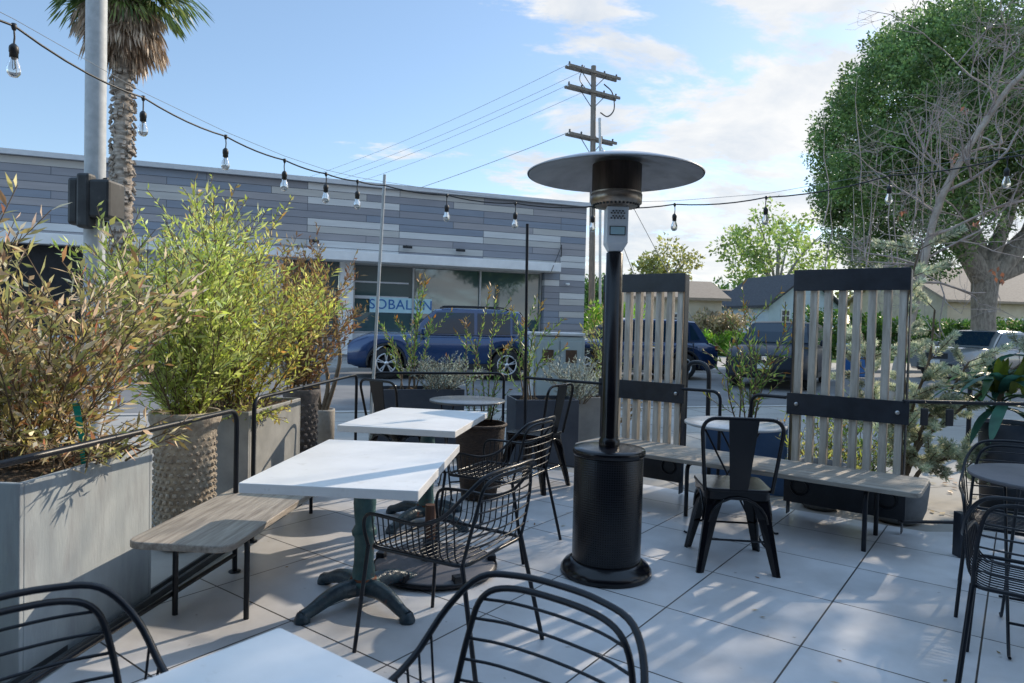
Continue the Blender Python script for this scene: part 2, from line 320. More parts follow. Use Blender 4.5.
def shrub(root, leafm, n=14, h=1.1, spread=.5, ll=.06, lw=.012, seed=1, twigs=6, stemr=.004, base=.1, gap=.5, ang=.7, tips=None, droop=0, tl=(.14,.34), start=.12, stemm=None, lmin=.65):
    rg = random.Random(seed); nr = np.random.default_rng(seed); mb = MB(); P = []; D = []; TP = []; TD = []
    def leaves(path, t0=0.0, dens=1.0):
        tot = sum((path[i+1]-path[i]).length for i in range(len(path)-1)); k = max(2, int(tot/(ll*gap)*dens))
        for j in range(k):
            t = t0 + (1-t0)*(j+rg.random())/k; f = t*(len(path)-1); i = min(int(f), len(path)-2); p = path[i].lerp(path[i+1], f-i); d = unit(path[i+1]-path[i])
            side = unit(Vector((rg.gauss(0,1), rg.gauss(0,1), rg.gauss(0,1))).cross(d)); dd = d*(1-ang*.55) + side*ang*(.7+.5*rg.random()) + Vector((0,0,.1-droop))
            (TP if (tips and t > .9) else P).append(p); (TD if (tips and t > .9) else D).append(dd)
    for i in range(n):
        a = 2*pi*(i+rg.random())/n; lean = rg.random()**.6; hh = h*rg.uniform(lmin, 1.0)*(1-.25*lean)
        b = Vector((math.cos(a)*base*rg.random(), math.sin(a)*base*rg.random(), -.03)); dr = Vector((math.cos(a), math.sin(a), 0)); wob = Vector((rg.gauss(0,.03), rg.gauss(0,.03), 0))
        path = []
        for k in range(7):
            t = k/6; path.append(b + dr*spread*lean*t**1.25 + Vector((0,0,hh*(t-.18*lean*t*t))) + wob*math.sin(t*4)*h)
        mb.tube(path, stemr, 4, radii=[stemr*(1.25-.9*k/6) for k in range(7)], caps=False); leaves(path, start)
        for q in range(twigs):
            f = rg.uniform(.05,.94)*6; i0 = min(int(f), 5); p = path[i0].lerp(path[i0+1], f-i0); a2 = rg.random()*2*pi
            d = unit(Vector((math.cos(a2)*.75, math.sin(a2)*.75, rg.uniform(.3,1.2)-droop*2)) + dr*.3); l = h*rg.uniform(*tl)
            tw = [p + d*l*s_ + Vector((0,0,.12*l*s_*s_)) for s_ in (0,.5,1)]
            mb.tube(tw, stemr*.5, 3, caps=False); leaves(tw, .05)
    mb.build('stems', stemm or K['stem'], root)
    nP = len(P); P = np.array([tuple(p) for p in P+TP]); D = np.array([tuple(d) for d in D+TD]); s = ll*(.5+.9*nr.random(len(P)))
    o = leaf_object('foliage', P, D, s, lw*(.65+.75*nr.random(len(P))), leafm, root, fold=.25, rg=nr)
    if TP:
        o.data.materials.append(tips); mi = np.zeros(len(P), dtype=np.int32); mi[nP:] = 1; o.data.polygons.foreach_set('material_index', mi)

# ------------------------------------------------------------------ camera, world, sun
H = 1.30
cam_d = bpy.data.cameras.new('camera'); cam = bpy.data.objects.new('camera', cam_d); COL.objects.link(cam); scene.camera = cam
cam_d.sensor_width = 36; cam_d.lens = 24.01; cam_d.clip_start = .05; cam_d.clip_end = 3000
pitch, roll = R(1.5), R(1.43)
F = Vector((0, math.cos(pitch), -math.sin(pitch))); U0 = Vector((0, math.sin(pitch), math.cos(pitch))); R0 = Vector((1,0,0))
RR = R0*math.cos(roll)+U0*math.sin(roll); UU = -R0*math.sin(roll)+U0*math.cos(roll)
cam.matrix_world = Matrix(((RR.x,UU.x,-F.x,0),(RR.y,UU.y,-F.y,0),(RR.z,UU.z,-F.z,H),(0,0,0,1)))
cam_d.dof.use_dof = True; cam_d.dof.focus_distance = 4.0; cam_d.dof.aperture_fstop = 7.1

SUN_EL, SUN_AZ = R(28.5), R(46)      # azimuth clockwise from +Y
sd = Vector((math.sin(SUN_AZ)*math.cos(SUN_EL), math.cos(SUN_AZ)*math.cos(SUN_EL), math.sin(SUN_EL)))
sl = bpy.data.lights.new('sun', 'SUN'); sl.energy = 5.0; sl.angle = R(.5); sl.color = (1, .86, .68)
so = bpy.data.objects.new('sun', sl); COL.objects.link(so); so.rotation_euler = sd.to_track_quat('Z', 'Y').to_euler(); so.location = (8,8,12)

w = bpy.data.worlds.new('World'); scene.world = w; w.use_nodes = True; N = w.node_tree.nodes; L = w.node_tree.links; N.clear()
out = N.new('ShaderNodeOutputWorld'); bg = N.new('ShaderNodeBackground'); sky = N.new('ShaderNodeTexSky'); sky.sky_type = 'NISHITA'; sky.sun_disc = False
sky.sun_elevation = SUN_EL; sky.sun_rotation = SUN_AZ; sky.air_density = 1.0; sky.dust_density = .35; sky.ozone_density = 2.2
bg.inputs['Strength'].default_value = .15; L.new(sky.outputs[0], bg.inputs['Color'])
tc = N.new('ShaderNodeTexCoord'); sx = N.new('ShaderNodeSeparateXYZ'); L.new(tc.outputs['Generated'], sx.inputs[0])
def mth(op, a, b=None, clamp=False):
    n = N.new('ShaderNodeMath'); n.operation = op; n.use_clamp = clamp
    for i, x in enumerate((a, b)):
        if x is None: continue
        if isinstance(x, (int, float)): n.inputs[i].default_value = x
        else: L.new(x, n.inputs[i])
    return n.outputs[0]
zc = mth('MAXIMUM', sx.outputs[2], 0.0); den = mth('ADD', zc, .22); px = mth('DIVIDE', sx.outputs[0], den); py = mth('DIVIDE', sx.outputs[1], den)
cb = N.new('ShaderNodeCombineXYZ'); L.new(px, cb.inputs[0]); L.new(py, cb.inputs[1])
def wn(scale, detail, rough, off, stretch=(1,1,1)):
    mp = N.new('ShaderNodeMapping'); mp.inputs['Location'].default_value = off; mp.inputs['Scale'].default_value = stretch; L.new(cb.outputs[0], mp.inputs['Vector'])
    n = N.new('ShaderNodeTexNoise'); n.inputs['Scale'].default_value = scale; n.inputs['Detail'].default_value = detail; n.inputs['Roughness'].default_value = rough; n.inputs['Distortion'].default_value = .3
    L.new(mp.outputs[0], n.inputs['Vector']); return n.outputs[0]
n1 = wn(1.5, 10, .62, (3.1,1.7,0), (1,1.6,1)); 
# cloudiness grows towards the sun side of the sky
az = mth('DIVIDE', sx.outputs[0], mth('MAXIMUM', sx.outputs[1], .05)); bias = mth('MULTIPLY', mth('SUBTRACT', az, -.05), .45); bias = mth('MAXIMUM', mth('MINIMUM', bias, .082), -.25)
low = mth('MULTIPLY', mth('SUBTRACT', .40, zc), .22)
cov = mth('ADD', mth('ADD', n1, bias), mth('MAXIMUM', mth('MINIMUM', low, .06), -.10))
mr = N.new('ShaderNodeMapRange'); mr.interpolation_type = 'SMOOTHSTEP'; mr.inputs['From Min'].default_value = .545; mr.inputs['From Max'].default_value = .635; L.new(cov, mr.inputs['Value'])
n3 = wn(3.0, 8, .6, (9,4,0)); cr = N.new('ShaderNodeValToRGB'); cr.color_ramp.elements[0].position = .3; cr.color_ramp.elements[0].color = (.66,.73,.82,1); cr.color_ramp.elements[1].position = .6; cr.color_ramp.elements[1].color = (1.0,.99,.97,1); L.new(n3, cr.inputs[0])
bg2 = N.new('ShaderNodeBackground'); L.new(cr.outputs[0], bg2.inputs['Color']); bg2.inputs['Strength'].default_value = 1.0
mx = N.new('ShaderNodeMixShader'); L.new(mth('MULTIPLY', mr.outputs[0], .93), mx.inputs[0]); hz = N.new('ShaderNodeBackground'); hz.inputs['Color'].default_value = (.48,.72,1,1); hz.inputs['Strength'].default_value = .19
def sstep(src, a, b):
    q = N.new('ShaderNodeMapRange'); q.interpolation_type = 'SMOOTHSTEP'; q.inputs['From Min'].default_value = a; q.inputs['From Max'].default_value = b; L.new(src, q.inputs['Value']); return q.outputs[0]
up_ = sstep(sx.outputs[2], .48, .85); back = sstep(mth('MULTIPLY', sx.outputs[1], -1), -.35, .35)   # sky brightness added overhead and behind the camera to lift the shadows
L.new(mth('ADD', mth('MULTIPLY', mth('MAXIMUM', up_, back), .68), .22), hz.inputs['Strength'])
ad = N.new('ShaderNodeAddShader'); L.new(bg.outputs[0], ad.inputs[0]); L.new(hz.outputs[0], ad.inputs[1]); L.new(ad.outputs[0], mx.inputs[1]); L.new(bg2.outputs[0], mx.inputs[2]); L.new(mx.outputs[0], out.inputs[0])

scene.view_settings.view_transform = 'Standard'; scene.view_settings.look = 'None'; scene.view_settings.exposure = 0; scene.view_settings.gamma = 1
scene.cycles.use_denoising = True; scene.cycles.max_bounces = 8; scene.cycles.transparent_max_bounces = 8; scene.cycles.caustics_reflective = False; scene.cycles.caustics_refractive = False
scene.cycles.sample_clamp_indirect = 4

# ------------------------------------------------------------------ frames of reference on the patio
TH = R(-36.8); ES = Vector((math.cos(TH), math.sin(TH), 0)); ET = Vector((-ES.y, ES.x, 0))
def st(s, t, z=0): return ES*s + ET*t + Vector((0,0,z))
FD = R(20.2); FX = Vector((math.cos(FD), math.sin(FD), 0)); FN = Vector((-FX.y, FX.x, 0)); FO = Vector((-5.2, 22.0, 0))
def fac(u, off, z): return FO + FX*u + FN*off + Vector((0,0,z))

# ------------------------------------------------------------------ ground
g = MB().add([(-900,-60,-.20),(900,-60,-.20),(900,2500,-.20),(-900,2500,-.20)], [(0,1,2,3)]).build('ground', K['ground']); struct(g)
kd = R(17); KX = Vector((math.cos(kd), math.sin(kd), 0)); KN = Vector((-KX.y, KX.x, 0))
def kp(o, u, off, z): return Vector((0, o, 0)) + KX*u + KN*off + Vector((0,0,z))
NEARK, FARK = 10.4, 19.6
def strip(name, m_, y0, y1, z, u0=-90, u1=140):
    return struct(MB().add([kp(y0,u0,0,z), kp(y0,u1,0,z), kp(y1,u1,0,z), kp(y1,u0,0,z)], [(0,1,2,3)]).build(name, m_))
strip('road', K['road'], NEARK-.05, FARK+.3, -.10)
sw = strip('sidewalk', K['sidewalk'], -28, NEARK-.16, -.012)
strip('sidewalk', K['sidewalk'], FARK+.31, FARK+4.8, .0)
strip('lawn', K['lawn'], FARK+4.8, 70, .004, 10.5, 120)
strip('forecourt', K['sidewalk'], FARK+4.8, 60, -.004, -90, 10.5)
for nm, y0 in (('kerb', NEARK-.16), ('kerb', FARK+.16)):
    mb = MB(); mb.add([kp(y0,-90,0,-.15), kp(y0,140,0,-.15), kp(y0+.15,140,0,-.15), kp(y0+.15,-90,0,-.15), kp(y0,-90,0,.006), kp(y0,140,0,.006), kp(y0+.15,140,0,.006), kp(y0+.15,-90,0,.006)], [(4,5,6,7),(0,1,5,4),(2,3,7,6)]); struct(mb.build(nm, K['kerb']))
# patio slab, local axes follow the tile joints
org = st(-.69, 1.18)
poly_w = [Vector((-2.6,-6,0)), Vector((5.5,-6,0)), Vector((5.6,4.62,0)), Vector((2.75,4.46,0)), st(-2.62,5.16), Vector((-.02,6.36,0)), Vector((-1.33,6.02,0)), Vector((-1.66,1.95,0)), Vector((-1.82,-.2,0))]
Mi = Matrix.Translation(org) @ Matrix.Rotation(TH, 4, 'Z'); Mi = Mi.inverted()
pl = [(Mi @ p)[:2] for p in poly_w]
o = MB().prism(pl, -.011, 0).build('patio_floor', K['tile'], loc=org, rz=TH); struct(o)
mb = MB()   # steel drainage edge along the left of the tiles
a, b = Vector((-1.735,1.2,.006)), Vector((-1.43,5.9,.006)); dd = unit(b-a); sdv = Vector((-dd.y, dd.x, 0))
for off, wd, hh in ((0,.018,.03),(.05,.012,.022)):
    c = (a+b)/2 + sdv*off; mb.box(c, (wd, (b-a).length, hh), rz=math.atan2(dd.y, dd.x)-pi/2)
struct(mb.build('floor_channel', K['patio_edge']))

# ------------------------------------------------------------------ commercial building across the street
def facade_material():
    m, nt, p = nodes('grey plank cladding'); N = nt.nodes; L = nt.links
    tc = N.new('ShaderNodeTexCoord'); sp = N.new('ShaderNodeSeparateXYZ'); L.new(tc.outputs['Object'], sp.inputs[0])
    cbn = N.new('ShaderNodeCombineXYZ'); L.new(sp.outputs[0], cbn.inputs[0]); L.new(sp.outputs[2], cbn.inputs[1])
    mp = N.new('ShaderNodeMapping'); mp.inputs['Location'].default_value = (100.0, 100*.223, 0); L.new(cbn.outputs[0], mp.inputs['Vector'])
    b = N.new('ShaderNodeTexBrick'); b.offset = .37; b.offset_frequency = 3; b.inputs['Scale'].default_value = 1; b.inputs['Brick Width'].default_value = 2.9; b.inputs['Row Height'].default_value = .223
    b.inputs['Mortar Size'].default_value = .008; b.inputs['Bias'].default_value = 0; b.inputs['Color1'].default_value = (0,0,0,1); b.inputs['Color2'].default_value = (1,1,1,1); b.inputs['Mortar'].default_value = (.5,.5,.5,1)
    L.new(mp.outputs[0], b.inputs['Vector'])
    r = N.new('ShaderNodeValToRGB'); r.color_ramp.interpolation = 'CONSTANT'; e = r.color_ramp.elements
    e[0].position = 0; e[0].color = (.245,.25,.28,1); e[1].position = .62; e[1].color = (.55,.555,.56,1)
    for q, c in ((.28,(.31,.30,.315)), (.45,(.215,.245,.30)), (.8,(.44,.43,.415))): x = e.new(q); x.color = (*c,1)
    L.new(b.outputs['Color'], r.inputs[0])
    n = N.new('ShaderNodeTexNoise'); n.inputs['Scale'].default_value = 2.2; n.inputs['Detail'].default_value = 8; mp2 = N.new('ShaderNodeMapping'); mp2.inputs['Scale'].default_value = (.5,.5,5); L.new(tc.outputs['Object'], mp2.inputs['Vector']); L.new(mp2.outputs[0], n.inputs['Vector'])
    mr = N.new('ShaderNodeMapRange'); mr.inputs['To Min'].default_value = .8; mr.inputs['To Max'].default_value = 1.2; L.new(n.outputs[0], mr.inputs['Value'])
    mx = N.new('ShaderNodeMixRGB'); mx.blend_type = 'MULTIPLY'; mx.inputs['Fac'].default_value = 1; L.new(r.outputs[0], mx.inputs['Color1']); L.new(mr.outputs[0], mx.inputs['Color2'])
    mx2 = N.new('ShaderNodeMixRGB'); mx2.inputs['Color2'].default_value = (.10,.11,.13,1); L.new(b.outputs['Fac'], mx2.inputs['Fac']); L.new(mx.outputs[0], mx2.inputs['Color1'])
    L.new(mx2.outputs[0], p.inputs['Base Color']); p.inputs['Roughness'].default_value = .8
    bu = N.new('ShaderNodeBump'); bu.invert = True; bu.inputs['Strength'].default_value = .8; bu.inputs['Distance'].default_value = .02; L.new(b.outputs['Fac'], bu.inputs['Height']); L.new(bu.outputs[0], p.inputs['Normal']); return m
K['cladding'] = facade_material()
bl = thing('commercial_building', 'long flat-roofed building clad in grey and blue horizontal planks across the street', 'building', FO, FD)
U0_, U1_ = -26, 8.3; ZC = 3.16; ZR = 5.58
mb = MB(); mb.box(((U0_+U1_)/2, 6, (3.45+ZR)/2), (U1_-U0_, 12, ZR-3.45)); mb.box(((6.72+U1_)/2, 6, 1.72), (U1_-6.72, 12, 3.46)); mb.box((-13.2,6,1.72), (25.6,11.2,3.46))
mb.build('wall', K['cladding'], bl)
MB().box(((U0_+U1_)/2, 5.95, ZR+.07), (U1_-U0_+.16, 12.2, .14)).build('parapet_cap', mat('metal coping', (.45,.48,.52), (.52,.54,.57), rough=.5, metal=.2), bl)
MB().box(((U0_+7.05)/2, -.22, 3.29), (7.05-U0_, .9, .30)).build('canopy', K['white_wall'], bl, bevel=.015)
# recessed shopfront
MB().box((3.1, .35, .43), (7.24, .5, .86)).build('base_wall', K['basewall'], bl)
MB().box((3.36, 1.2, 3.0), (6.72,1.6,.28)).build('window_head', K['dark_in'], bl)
w1 = MB().box((3.4, .30, 2.01), (6.56, .03, 2.26)).build('shop_window', K['shopglass'], bl)
mb = MB()
for u in (.1, 2.05, 4.4, 6.66): mb.box((u, .26, 2.01), (.06, .10, 2.28))
mb.box((3.4,.26,.90), (6.6,.10,.06)); mb.box((3.4,.26,3.12), (6.6,.1,.06)); mb.build('window_frame', mat('pale aluminium frame', (.35,.37,.38), (.42,.44,.45), rough=.4, metal=.5), w1)
mb = MB(); mb.box((1.0,.27,2.05), (1.8,.05,.1)); mb.box((1.0,.275,2.55), (1.8,.03,.05)); mb.build('blind_rail', K['basewall'], w1)
MB().box((-.16, .12, 1.66), (.42, .34, 2.96)).build('pillar', K['white_wall'], bl)
w2 = MB().box((-1.0, .30, 2.01), (1.24, .03, 2.26)).build('shop_window', K['shopglass'], bl)
MB().box((-1.0,.27,2.0),(1.1,.02,.5)).build('window_poster', mat('poster', (.3,.26,.12), (.12,.2,.25), scale=4, rough=.6), w2)
# open bay on the left
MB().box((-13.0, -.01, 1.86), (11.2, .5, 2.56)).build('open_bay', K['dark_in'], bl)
mb = MB(); mb.box((-13.0,-.05,.33),(11.3,.62,.66)); mb.build('low_wall', K['basewall'], bl)
MB().box((-7.15,-.05,1.66),(.5,.62,2.96)).build('pillar', K['white_wall'], bl)
MB().box((-4.5,-.02,1.66),(4.8,.56,2.96)).build('panel_wall', K['basewall'], bl)
mb = MB(); mb.box((-10.2,-.3,1.2),(.1,.1,1.3)); mb.box((-9.2,-.28,1.0),(1.6,.12,.25)); mb.box((-8.1,-.3,1.15),(.5,.2,.7)); mb.build('stored_goods', K['trim'], bl)
for u in (-1.2, 1.75, 3.55):
    mb = MB(); mb.box((u, -.18, 3.72), (.30, .10, .07), M=Matrix.Rotation(R(14),3,'X')); mb.tube([(u,-.12,3.72),(u,0.02,3.80)], .018, 6); mb.build('flood_light', K['trim'], bl)
mb = MB(); mb.tube([(7.3,-.08,4.15),(7.3,-.08,3.72)], .02, 6); mb.tube([(7.3,-.08,4.1),(6.55,-.9,3.05)], .012, 5); mb.build('canopy_brace', K['trim'], bl)
mb = MB(); mb.tube([(7.55,-.02,2.78),(7.55,-.16,2.76)], .035, 8); mb.lathe([(.001,-.06),(.05,-.04),(.06,0),(.05,.03),(.001,.04)], 10, (7.55,-.2,2.76)); mb.build('security_camera', K['white_wall'], bl)
# lettering in the shop window
def text_mesh(body, size, name, m_, parent, loc, rot, extrude=.004):
    cu = bpy.data.curves.new(name, 'FONT'); cu.body = body; cu.size = size; cu.extrude = extrude; cu.align_x = 'CENTER'; cu.align_y = 'CENTER'; cu.space_character = 1.05
    t = bpy.data.objects.new(name, cu); COL.objects.link(t); bpy.context.view_layer.update()
    me = bpy.data.meshes.new_from_object(t); bpy.data.objects.remove(t); me.name = name; me.materials.append(m_)
    o = bpy.data.objects.new(name, me); COL.objects.link(o); o.parent = parent; o.location = loc; o.rotation_euler = rot; return o
sg = MB().box((1.66, .245, 1.81), (2.08, .012, .50)).build('window_sign', mat('pale blue sign film', (.36,.58,.66), (.42,.62,.70), rough=.4), bl)
text_mesh('SOBALUN', .46, 'sign_lettering', mat('blue lettering', (.01,.10,.34), (.012,.12,.38), rough=.4), sg, (1.66,.232,1.82), (pi/2,0,0))

# ------------------------------------------------------------------ vehicles
def loft(mb, secs, smooth=True, cap=True):
    n = len(secs[0]); vs = [p for s_ in secs for p in s_]; fs = []
    for i in range(len(secs)-1):
        for k in range(n-1): fs.append((i*n+k, i*n+k+1, (i+1)*n+k+1, (i+1)*n+k))
        fs.append((i*n+n-1, i*n, (i+1)*n, (i+1)*n+n-1))
    mb.add(vs, fs, smooth)
    if cap: mb.add(secs[0], [tuple(range(n))]); mb.add(secs[-1], [tuple(range(n))[::-1]])
def vehicle(name, label, cat, loc, rz, paintm, L_=4.6, W=1.85, Hh=1.68, belt=1.02, hood=.98, wb=2.7, wr=.36, bed=False, group=None, rails=True, lampm=None, boxy=0.0, ws=(.95,.35), rear=(-2.05,-1.7)):
    t = thing(name, label, cat, loc, rz, group); hw = W/2; x0, x1 = -L_/2, L_/2; fx, rx = wb/2+.05, -wb/2+.05; ar = wr+.07
    xs = sorted(set([x0, x0+.04, x0+.15, x0+.4, x1-.45, x1-.18, x1-.05, x1, ws[0]] + [rx+ar*math.cos(a) for a in np.linspace(0,pi,11)] + [fx+ar*math.cos(a) for a in np.linspace(0,pi,11)] + list(np.linspace(rx+ar+.05, fx-ar-.05, 6))))
    secs = []
    for x in xs:
        zb = .26
        for c in (fx, rx):
            if abs(x-c) < ar: zb = max(zb, wr+math.sqrt(max(0, ar*ar-(x-c)**2)))
        e = min((x1-x), (x-x0)); tp = 1 - (.16*(1-min(1, e/.45))**2); w_ = hw*tp
        if x > ws[0]: f_ = (x-ws[0])/(x1-ws[0]); zt = belt + (hood-belt)*min(1, f_*1.2) - (.22-.08*boxy)*max(0, (f_-.55)/.45)**2.2
        elif x < x0+.35: zt = belt - .12*((x0+.35-x)/.35)**2
        else: zt = belt
        if bed and x < rear[1]: zt = belt+.04
        zb2 = zb + (.10*(1-min(1, e/.3)) if zb < .3 else 0); zb2 = min(zb2, zt-.08)
        h_ = zt - zb2
        prof = [(w_*.95, zb2), (w_*.995, zb2+h_*.25), (w_, zb2+h_*.55), (w_*.975, zb2+h_*.85), (w_*.90, zt-.01), (w_*.6, zt+.025), (w_*.25, zt+.04)]
        sec = [Vector((x, y, z)) for y, z in prof] + [Vector((x, -y, z)) for y, z in prof[::-1]]
        secs.append(sec)
    mb = MB(); loft(mb, secs); mb.build('body', paintm, t)
    # cabin
    zr = Hh; wr_ = hw*.74; rb, rt = rear; wf0, wf1 = ws; mb = MB(); secs = []
    for x, f_ in ((wf0,0),(wf0*.5+wf1*.5,.55),(wf1,.94),(wf1-.3,1),(rt+.5 if not bed else rt+.15,.985),(rt,.93),((rb+rt)/2,.55),(rb,0)):
        z = belt + (zr-belt)*f_; wt = hw*.90 + (wr_-hw*.90)*f_; wbm = hw*.90
        secs.append([Vector((x, wbm, belt-.02)), Vector((x, wt+.0, z-.03)), Vector((x, wt-.07, z)), Vector((x, 0, z+.02)), Vector((x, -wt+.07, z)), Vector((x, -wt, z-.03)), Vector((x, -wbm, belt-.02))])
    loft(mb, secs, smooth=False); cb_ = mb.build('cabin', paintm, t, bevel=.02)
    def sidew(xa, xb, xc, xd, sgn, zlo, zhi):
        def P(x, z):
            f_ = (z-belt)/(zr-belt); y = hw*.90 + (wr_-hw*.90)*f_ + .012; return Vector((x, sgn*y, z))
        MB().add([P(xa,zlo),P(xb,zlo),P(xc,zhi),P(xd,zhi)], [(0,1,2,3)]).build('side_window', K['carglass'], t)
    zlo, zhi = belt+.04, zr-.11; mid = (wf1+rt)/2+.05
    for sgn in (1,-1):
        sl_ = (wf0-wf1)*.85
        sidew(mid+.04, wf0-.18, wf1-.02, mid+.04, sgn, zlo, zhi)
        if not bed:
            m2 = mid-.85; sidew(m2, mid-.04, mid-.04, m2, sgn, zlo, zhi); sidew(rb+.25, m2-.06, m2-.06, rt+.12, sgn, zlo+.03, zhi-.02)
        else: sidew(rt+.08, mid-.04, mid-.04, rt+.10, sgn, zlo, zhi)
    def screen(xa, xb, nm):
        s_ = 1 if xa > xb else -1; y0, y1 = hw*.80, wr_*.90; nx = .02*s_
        MB().add([(xa-.10*s_+nx, y0, belt+(zr-belt)*.13), (xa-.10*s_+nx, -y0, belt+(zr-belt)*.13), (xb+.06*s_+nx, -y1, zr-.09), (xb+.06*s_+nx, y1, zr-.09)], [(0,1,2,3)]).build(nm, K['carglass'], t)
    # screens follow the sloped cabin ends
    def endscreen(s0, s1, nm, sg_):
        pts = []
        for f_ in (.12,.55,.9):
            if f_ <= .55: x = s0 + ((s0+s1)/2-s0)*(f_/.55)
            else: x = (s0+s1)/2 + (s1-(s0+s1)/2)*((f_-.55)/.39)
            z = belt+(zr-belt)*f_; wt = hw*.90+(wr_-hw*.90)*f_-.12; pts.append((x+.022*sg_, wt, z+.012))
        vs = []; [vs.extend([(x,y,z),(x,-y,z)]) for x,y,z in pts]
        MB().add(vs, [(0,1,3,2),(2,3,5,4)]).build(nm, K['carglass'], t)
    endscreen(wf0, wf1, 'windshield', 1); endscreen(rb, rt, 'rear_window', -1)
    for x in (fx, rx):
        for sgn in (1,-1):
            wh = bpy.data.objects.new('wheel', None); COL.objects.link(wh); wh.parent = t; wh.location = (x, sgn*(hw-.12), wr)
            Mx = Matrix.Rotation(R(90), 3, 'X')
            MB().lathe([(wr*.62,-.10),(wr*.93,-.105),(wr,-.07),(wr,.07),(wr*.93,.105),(wr*.62,.10)], 28, M=Mx, caps=False).build('tyre', K['rubber'], wh)
            rb_ = MB().lathe([(wr*.62,-.09),(wr*.66,.0),(wr*.64,.0),(.05,.02)], 24, M=Mx, caps=False)
            MB().lathe([(.001,-.02*1),(wr*.6,-.02),(wr*.6,.02),(.001,.02)], 20, M=Mx).build('brake_disc', K['trim'], wh)
            rm = MB(); yo = -sgn*0
            rm.tube([(wr*.61*math.cos(a), sgn*.085, wr*.61*math.sin(a)) for a in np.linspace(0,2*pi,25)[:-1]], .022, 6, closed=True)
            for k in range(5):
                a = 2*pi*k/5+.3
                for da in (-.14,.14): rm.tube([(.04*math.cos(a), sgn*.08, .04*math.sin(a)), (wr*.6*math.cos(a+da), sgn*.088, wr*.6*math.sin(a+da))], .020, 4)
            rm.lathe([(.001,0),(.055,.0),(.05,.02),(.001,.02)], 12, (0,sgn*.08,0), Matrix.Rotation(R(-90*sgn),3,'X')); rm.build('rim', K['alloy'], wh)
            arch = MB(); arch.tube([(x+(ar+.005)*math.cos(a), sgn*(hw*.985), wr+(ar+.005)*math.sin(a)) for a in np.linspace(-.12,pi+.12,15)], .030, 6); arch.build('wheel_arch_trim', K['trim'], t)
    und = MB().box((0,0,.36), (L_-.5, W-.5, .22)); und.build('underbody', K['trim'], t)
    for sgn in (1,-1):
        z = hood-.20; 
        MB().add([(x1-.03,sgn*hw*.42,z-.05),(x1-.10,sgn*hw*.70,z-.06),(x1-.26,sgn*hw*.90,z-.02),(x1-.27,sgn*hw*.90,z+.07),(x1-.12,sgn*hw*.72,z+.06),(x1-.05,sgn*hw*.42,z+.04),
                  (x1-.2,sgn*hw*.42,z-.05),(x1-.3,sgn*hw*.8,z)], [(0,1,4,5),(1,2,3,4),(5,4,3,7)] ).build('headlight', lampm or K['lamp'], t)
        MB().box((x0+.05,sgn*hw*.72,belt-.14),(.10,.30,.14)).build('tail_light', K['lampred'], t, bevel=.02)
        mm = MB(); mm.box((wf0-.30,sgn*(hw+.10),belt+.09),(.14,.20,.15)); mm.build('mirror', paintm, t, bevel=.03)
    MB().box((x1-.02,0,hood-.24),(.06,W*.40,.17)).build('grille', K['trim'], t, bevel=.01)
    MB().box((x1-.06,0,.42),(.12,W*.62,.20)).build('lower_intake', K['trim'], t, bevel=.02)
    MB().box((x1+.02,0,hood-.42),(.02,.32,.12)).build('number_plate', K['plate'], t)
    MB().box((x1+.015,0,hood-.235),(.01,.12,.09)).build('badge', K['chrome'], t, bevel=.003)
    sk = MB()
    for sgn in (1,-1): sk.box(((fx+rx)/2, sgn*(hw*.975), .33), (wb-2*ar-.05, .05, .14))
    sk.build('sill_trim', K['trim'], t)
    for sgn in (1,-1):
        for x in ((mid, mid-.95) if not bed else (mid, rt+.08)): MB().box((x, sgn*(hw*.992), .70), (.012,.02,.6)).build('door_seam', K['trim'], t)
        MB().box(((wf0+rt)/2, sgn*(hw*.94), belt+.005), ((wf0-rt)*.92,.02,.018)).build('window_trim', K['trim'], t)
    for sgn in (1,-1):
        for x in (mid+.12, mid-.80 if not bed else mid-.75): MB().box((x, sgn*(hw+.005), .86), (.20,.03,.03)).build('door_handle', K['chrome'], t)
    if rails and not bed:
        for sgn in (1,-1): MB().tube(spline([(wf1-.15,sgn*(wr_-.08),zr-.0),(wf1-.3,sgn*(wr_-.08),zr+.05),(rt+.5,sgn*(wr_-.08),zr+.045),(rt+.25,sgn*(wr_-.08),zr-.02)],4), .018, 6).build('roof_rail', K['trim'], t)
    if bed:
        bb = MB(); bb.box(((x0+rb)/2+.05, 0, belt+.055), (abs(rb-x0)-.35, W-.42, .02)); bb.build('truck_bed', K['trim'], t)
    return t
vehicle('parked_suv', 'dark blue SUV parked side-on in front of the shop window, roof rails on top', 'car', (-1.62,17.35,-.10), R(180+8), K['blue_paint'], L_=4.85, W=1.85, Hh=1.74, belt=1.08, hood=1.06, wb=2.9, wr=.38)
vehicle('parked_car', 'dark blue car half hidden behind the left slatted screen and the grey cabinet', 'car', (3.15,18.9,-.10), R(180+10), K['navy_paint'], L_=4.7, Hh=1.62, wb=2.75, rails=False)
vehicle('approaching_suv', 'black SUV seen from the front between the two slatted screens', 'car', (7.1,17.9,-.10), R(-121), K['black_paint'], L_=4.8, W=1.95, Hh=1.62, wb=2.8, rails=False)
vehicle('pickup_truck', 'silver pickup truck parked beneath the big round tree', 'truck', (15.6,22.4,-.10), R(180+27), K['silver_paint'], L_=5.6, W=1.9, Hh=1.56, belt=1.0, hood=.98, wb=3.3, bed=True, ws=(1.35,.65), rear=(-.95,-.75), boxy=1)

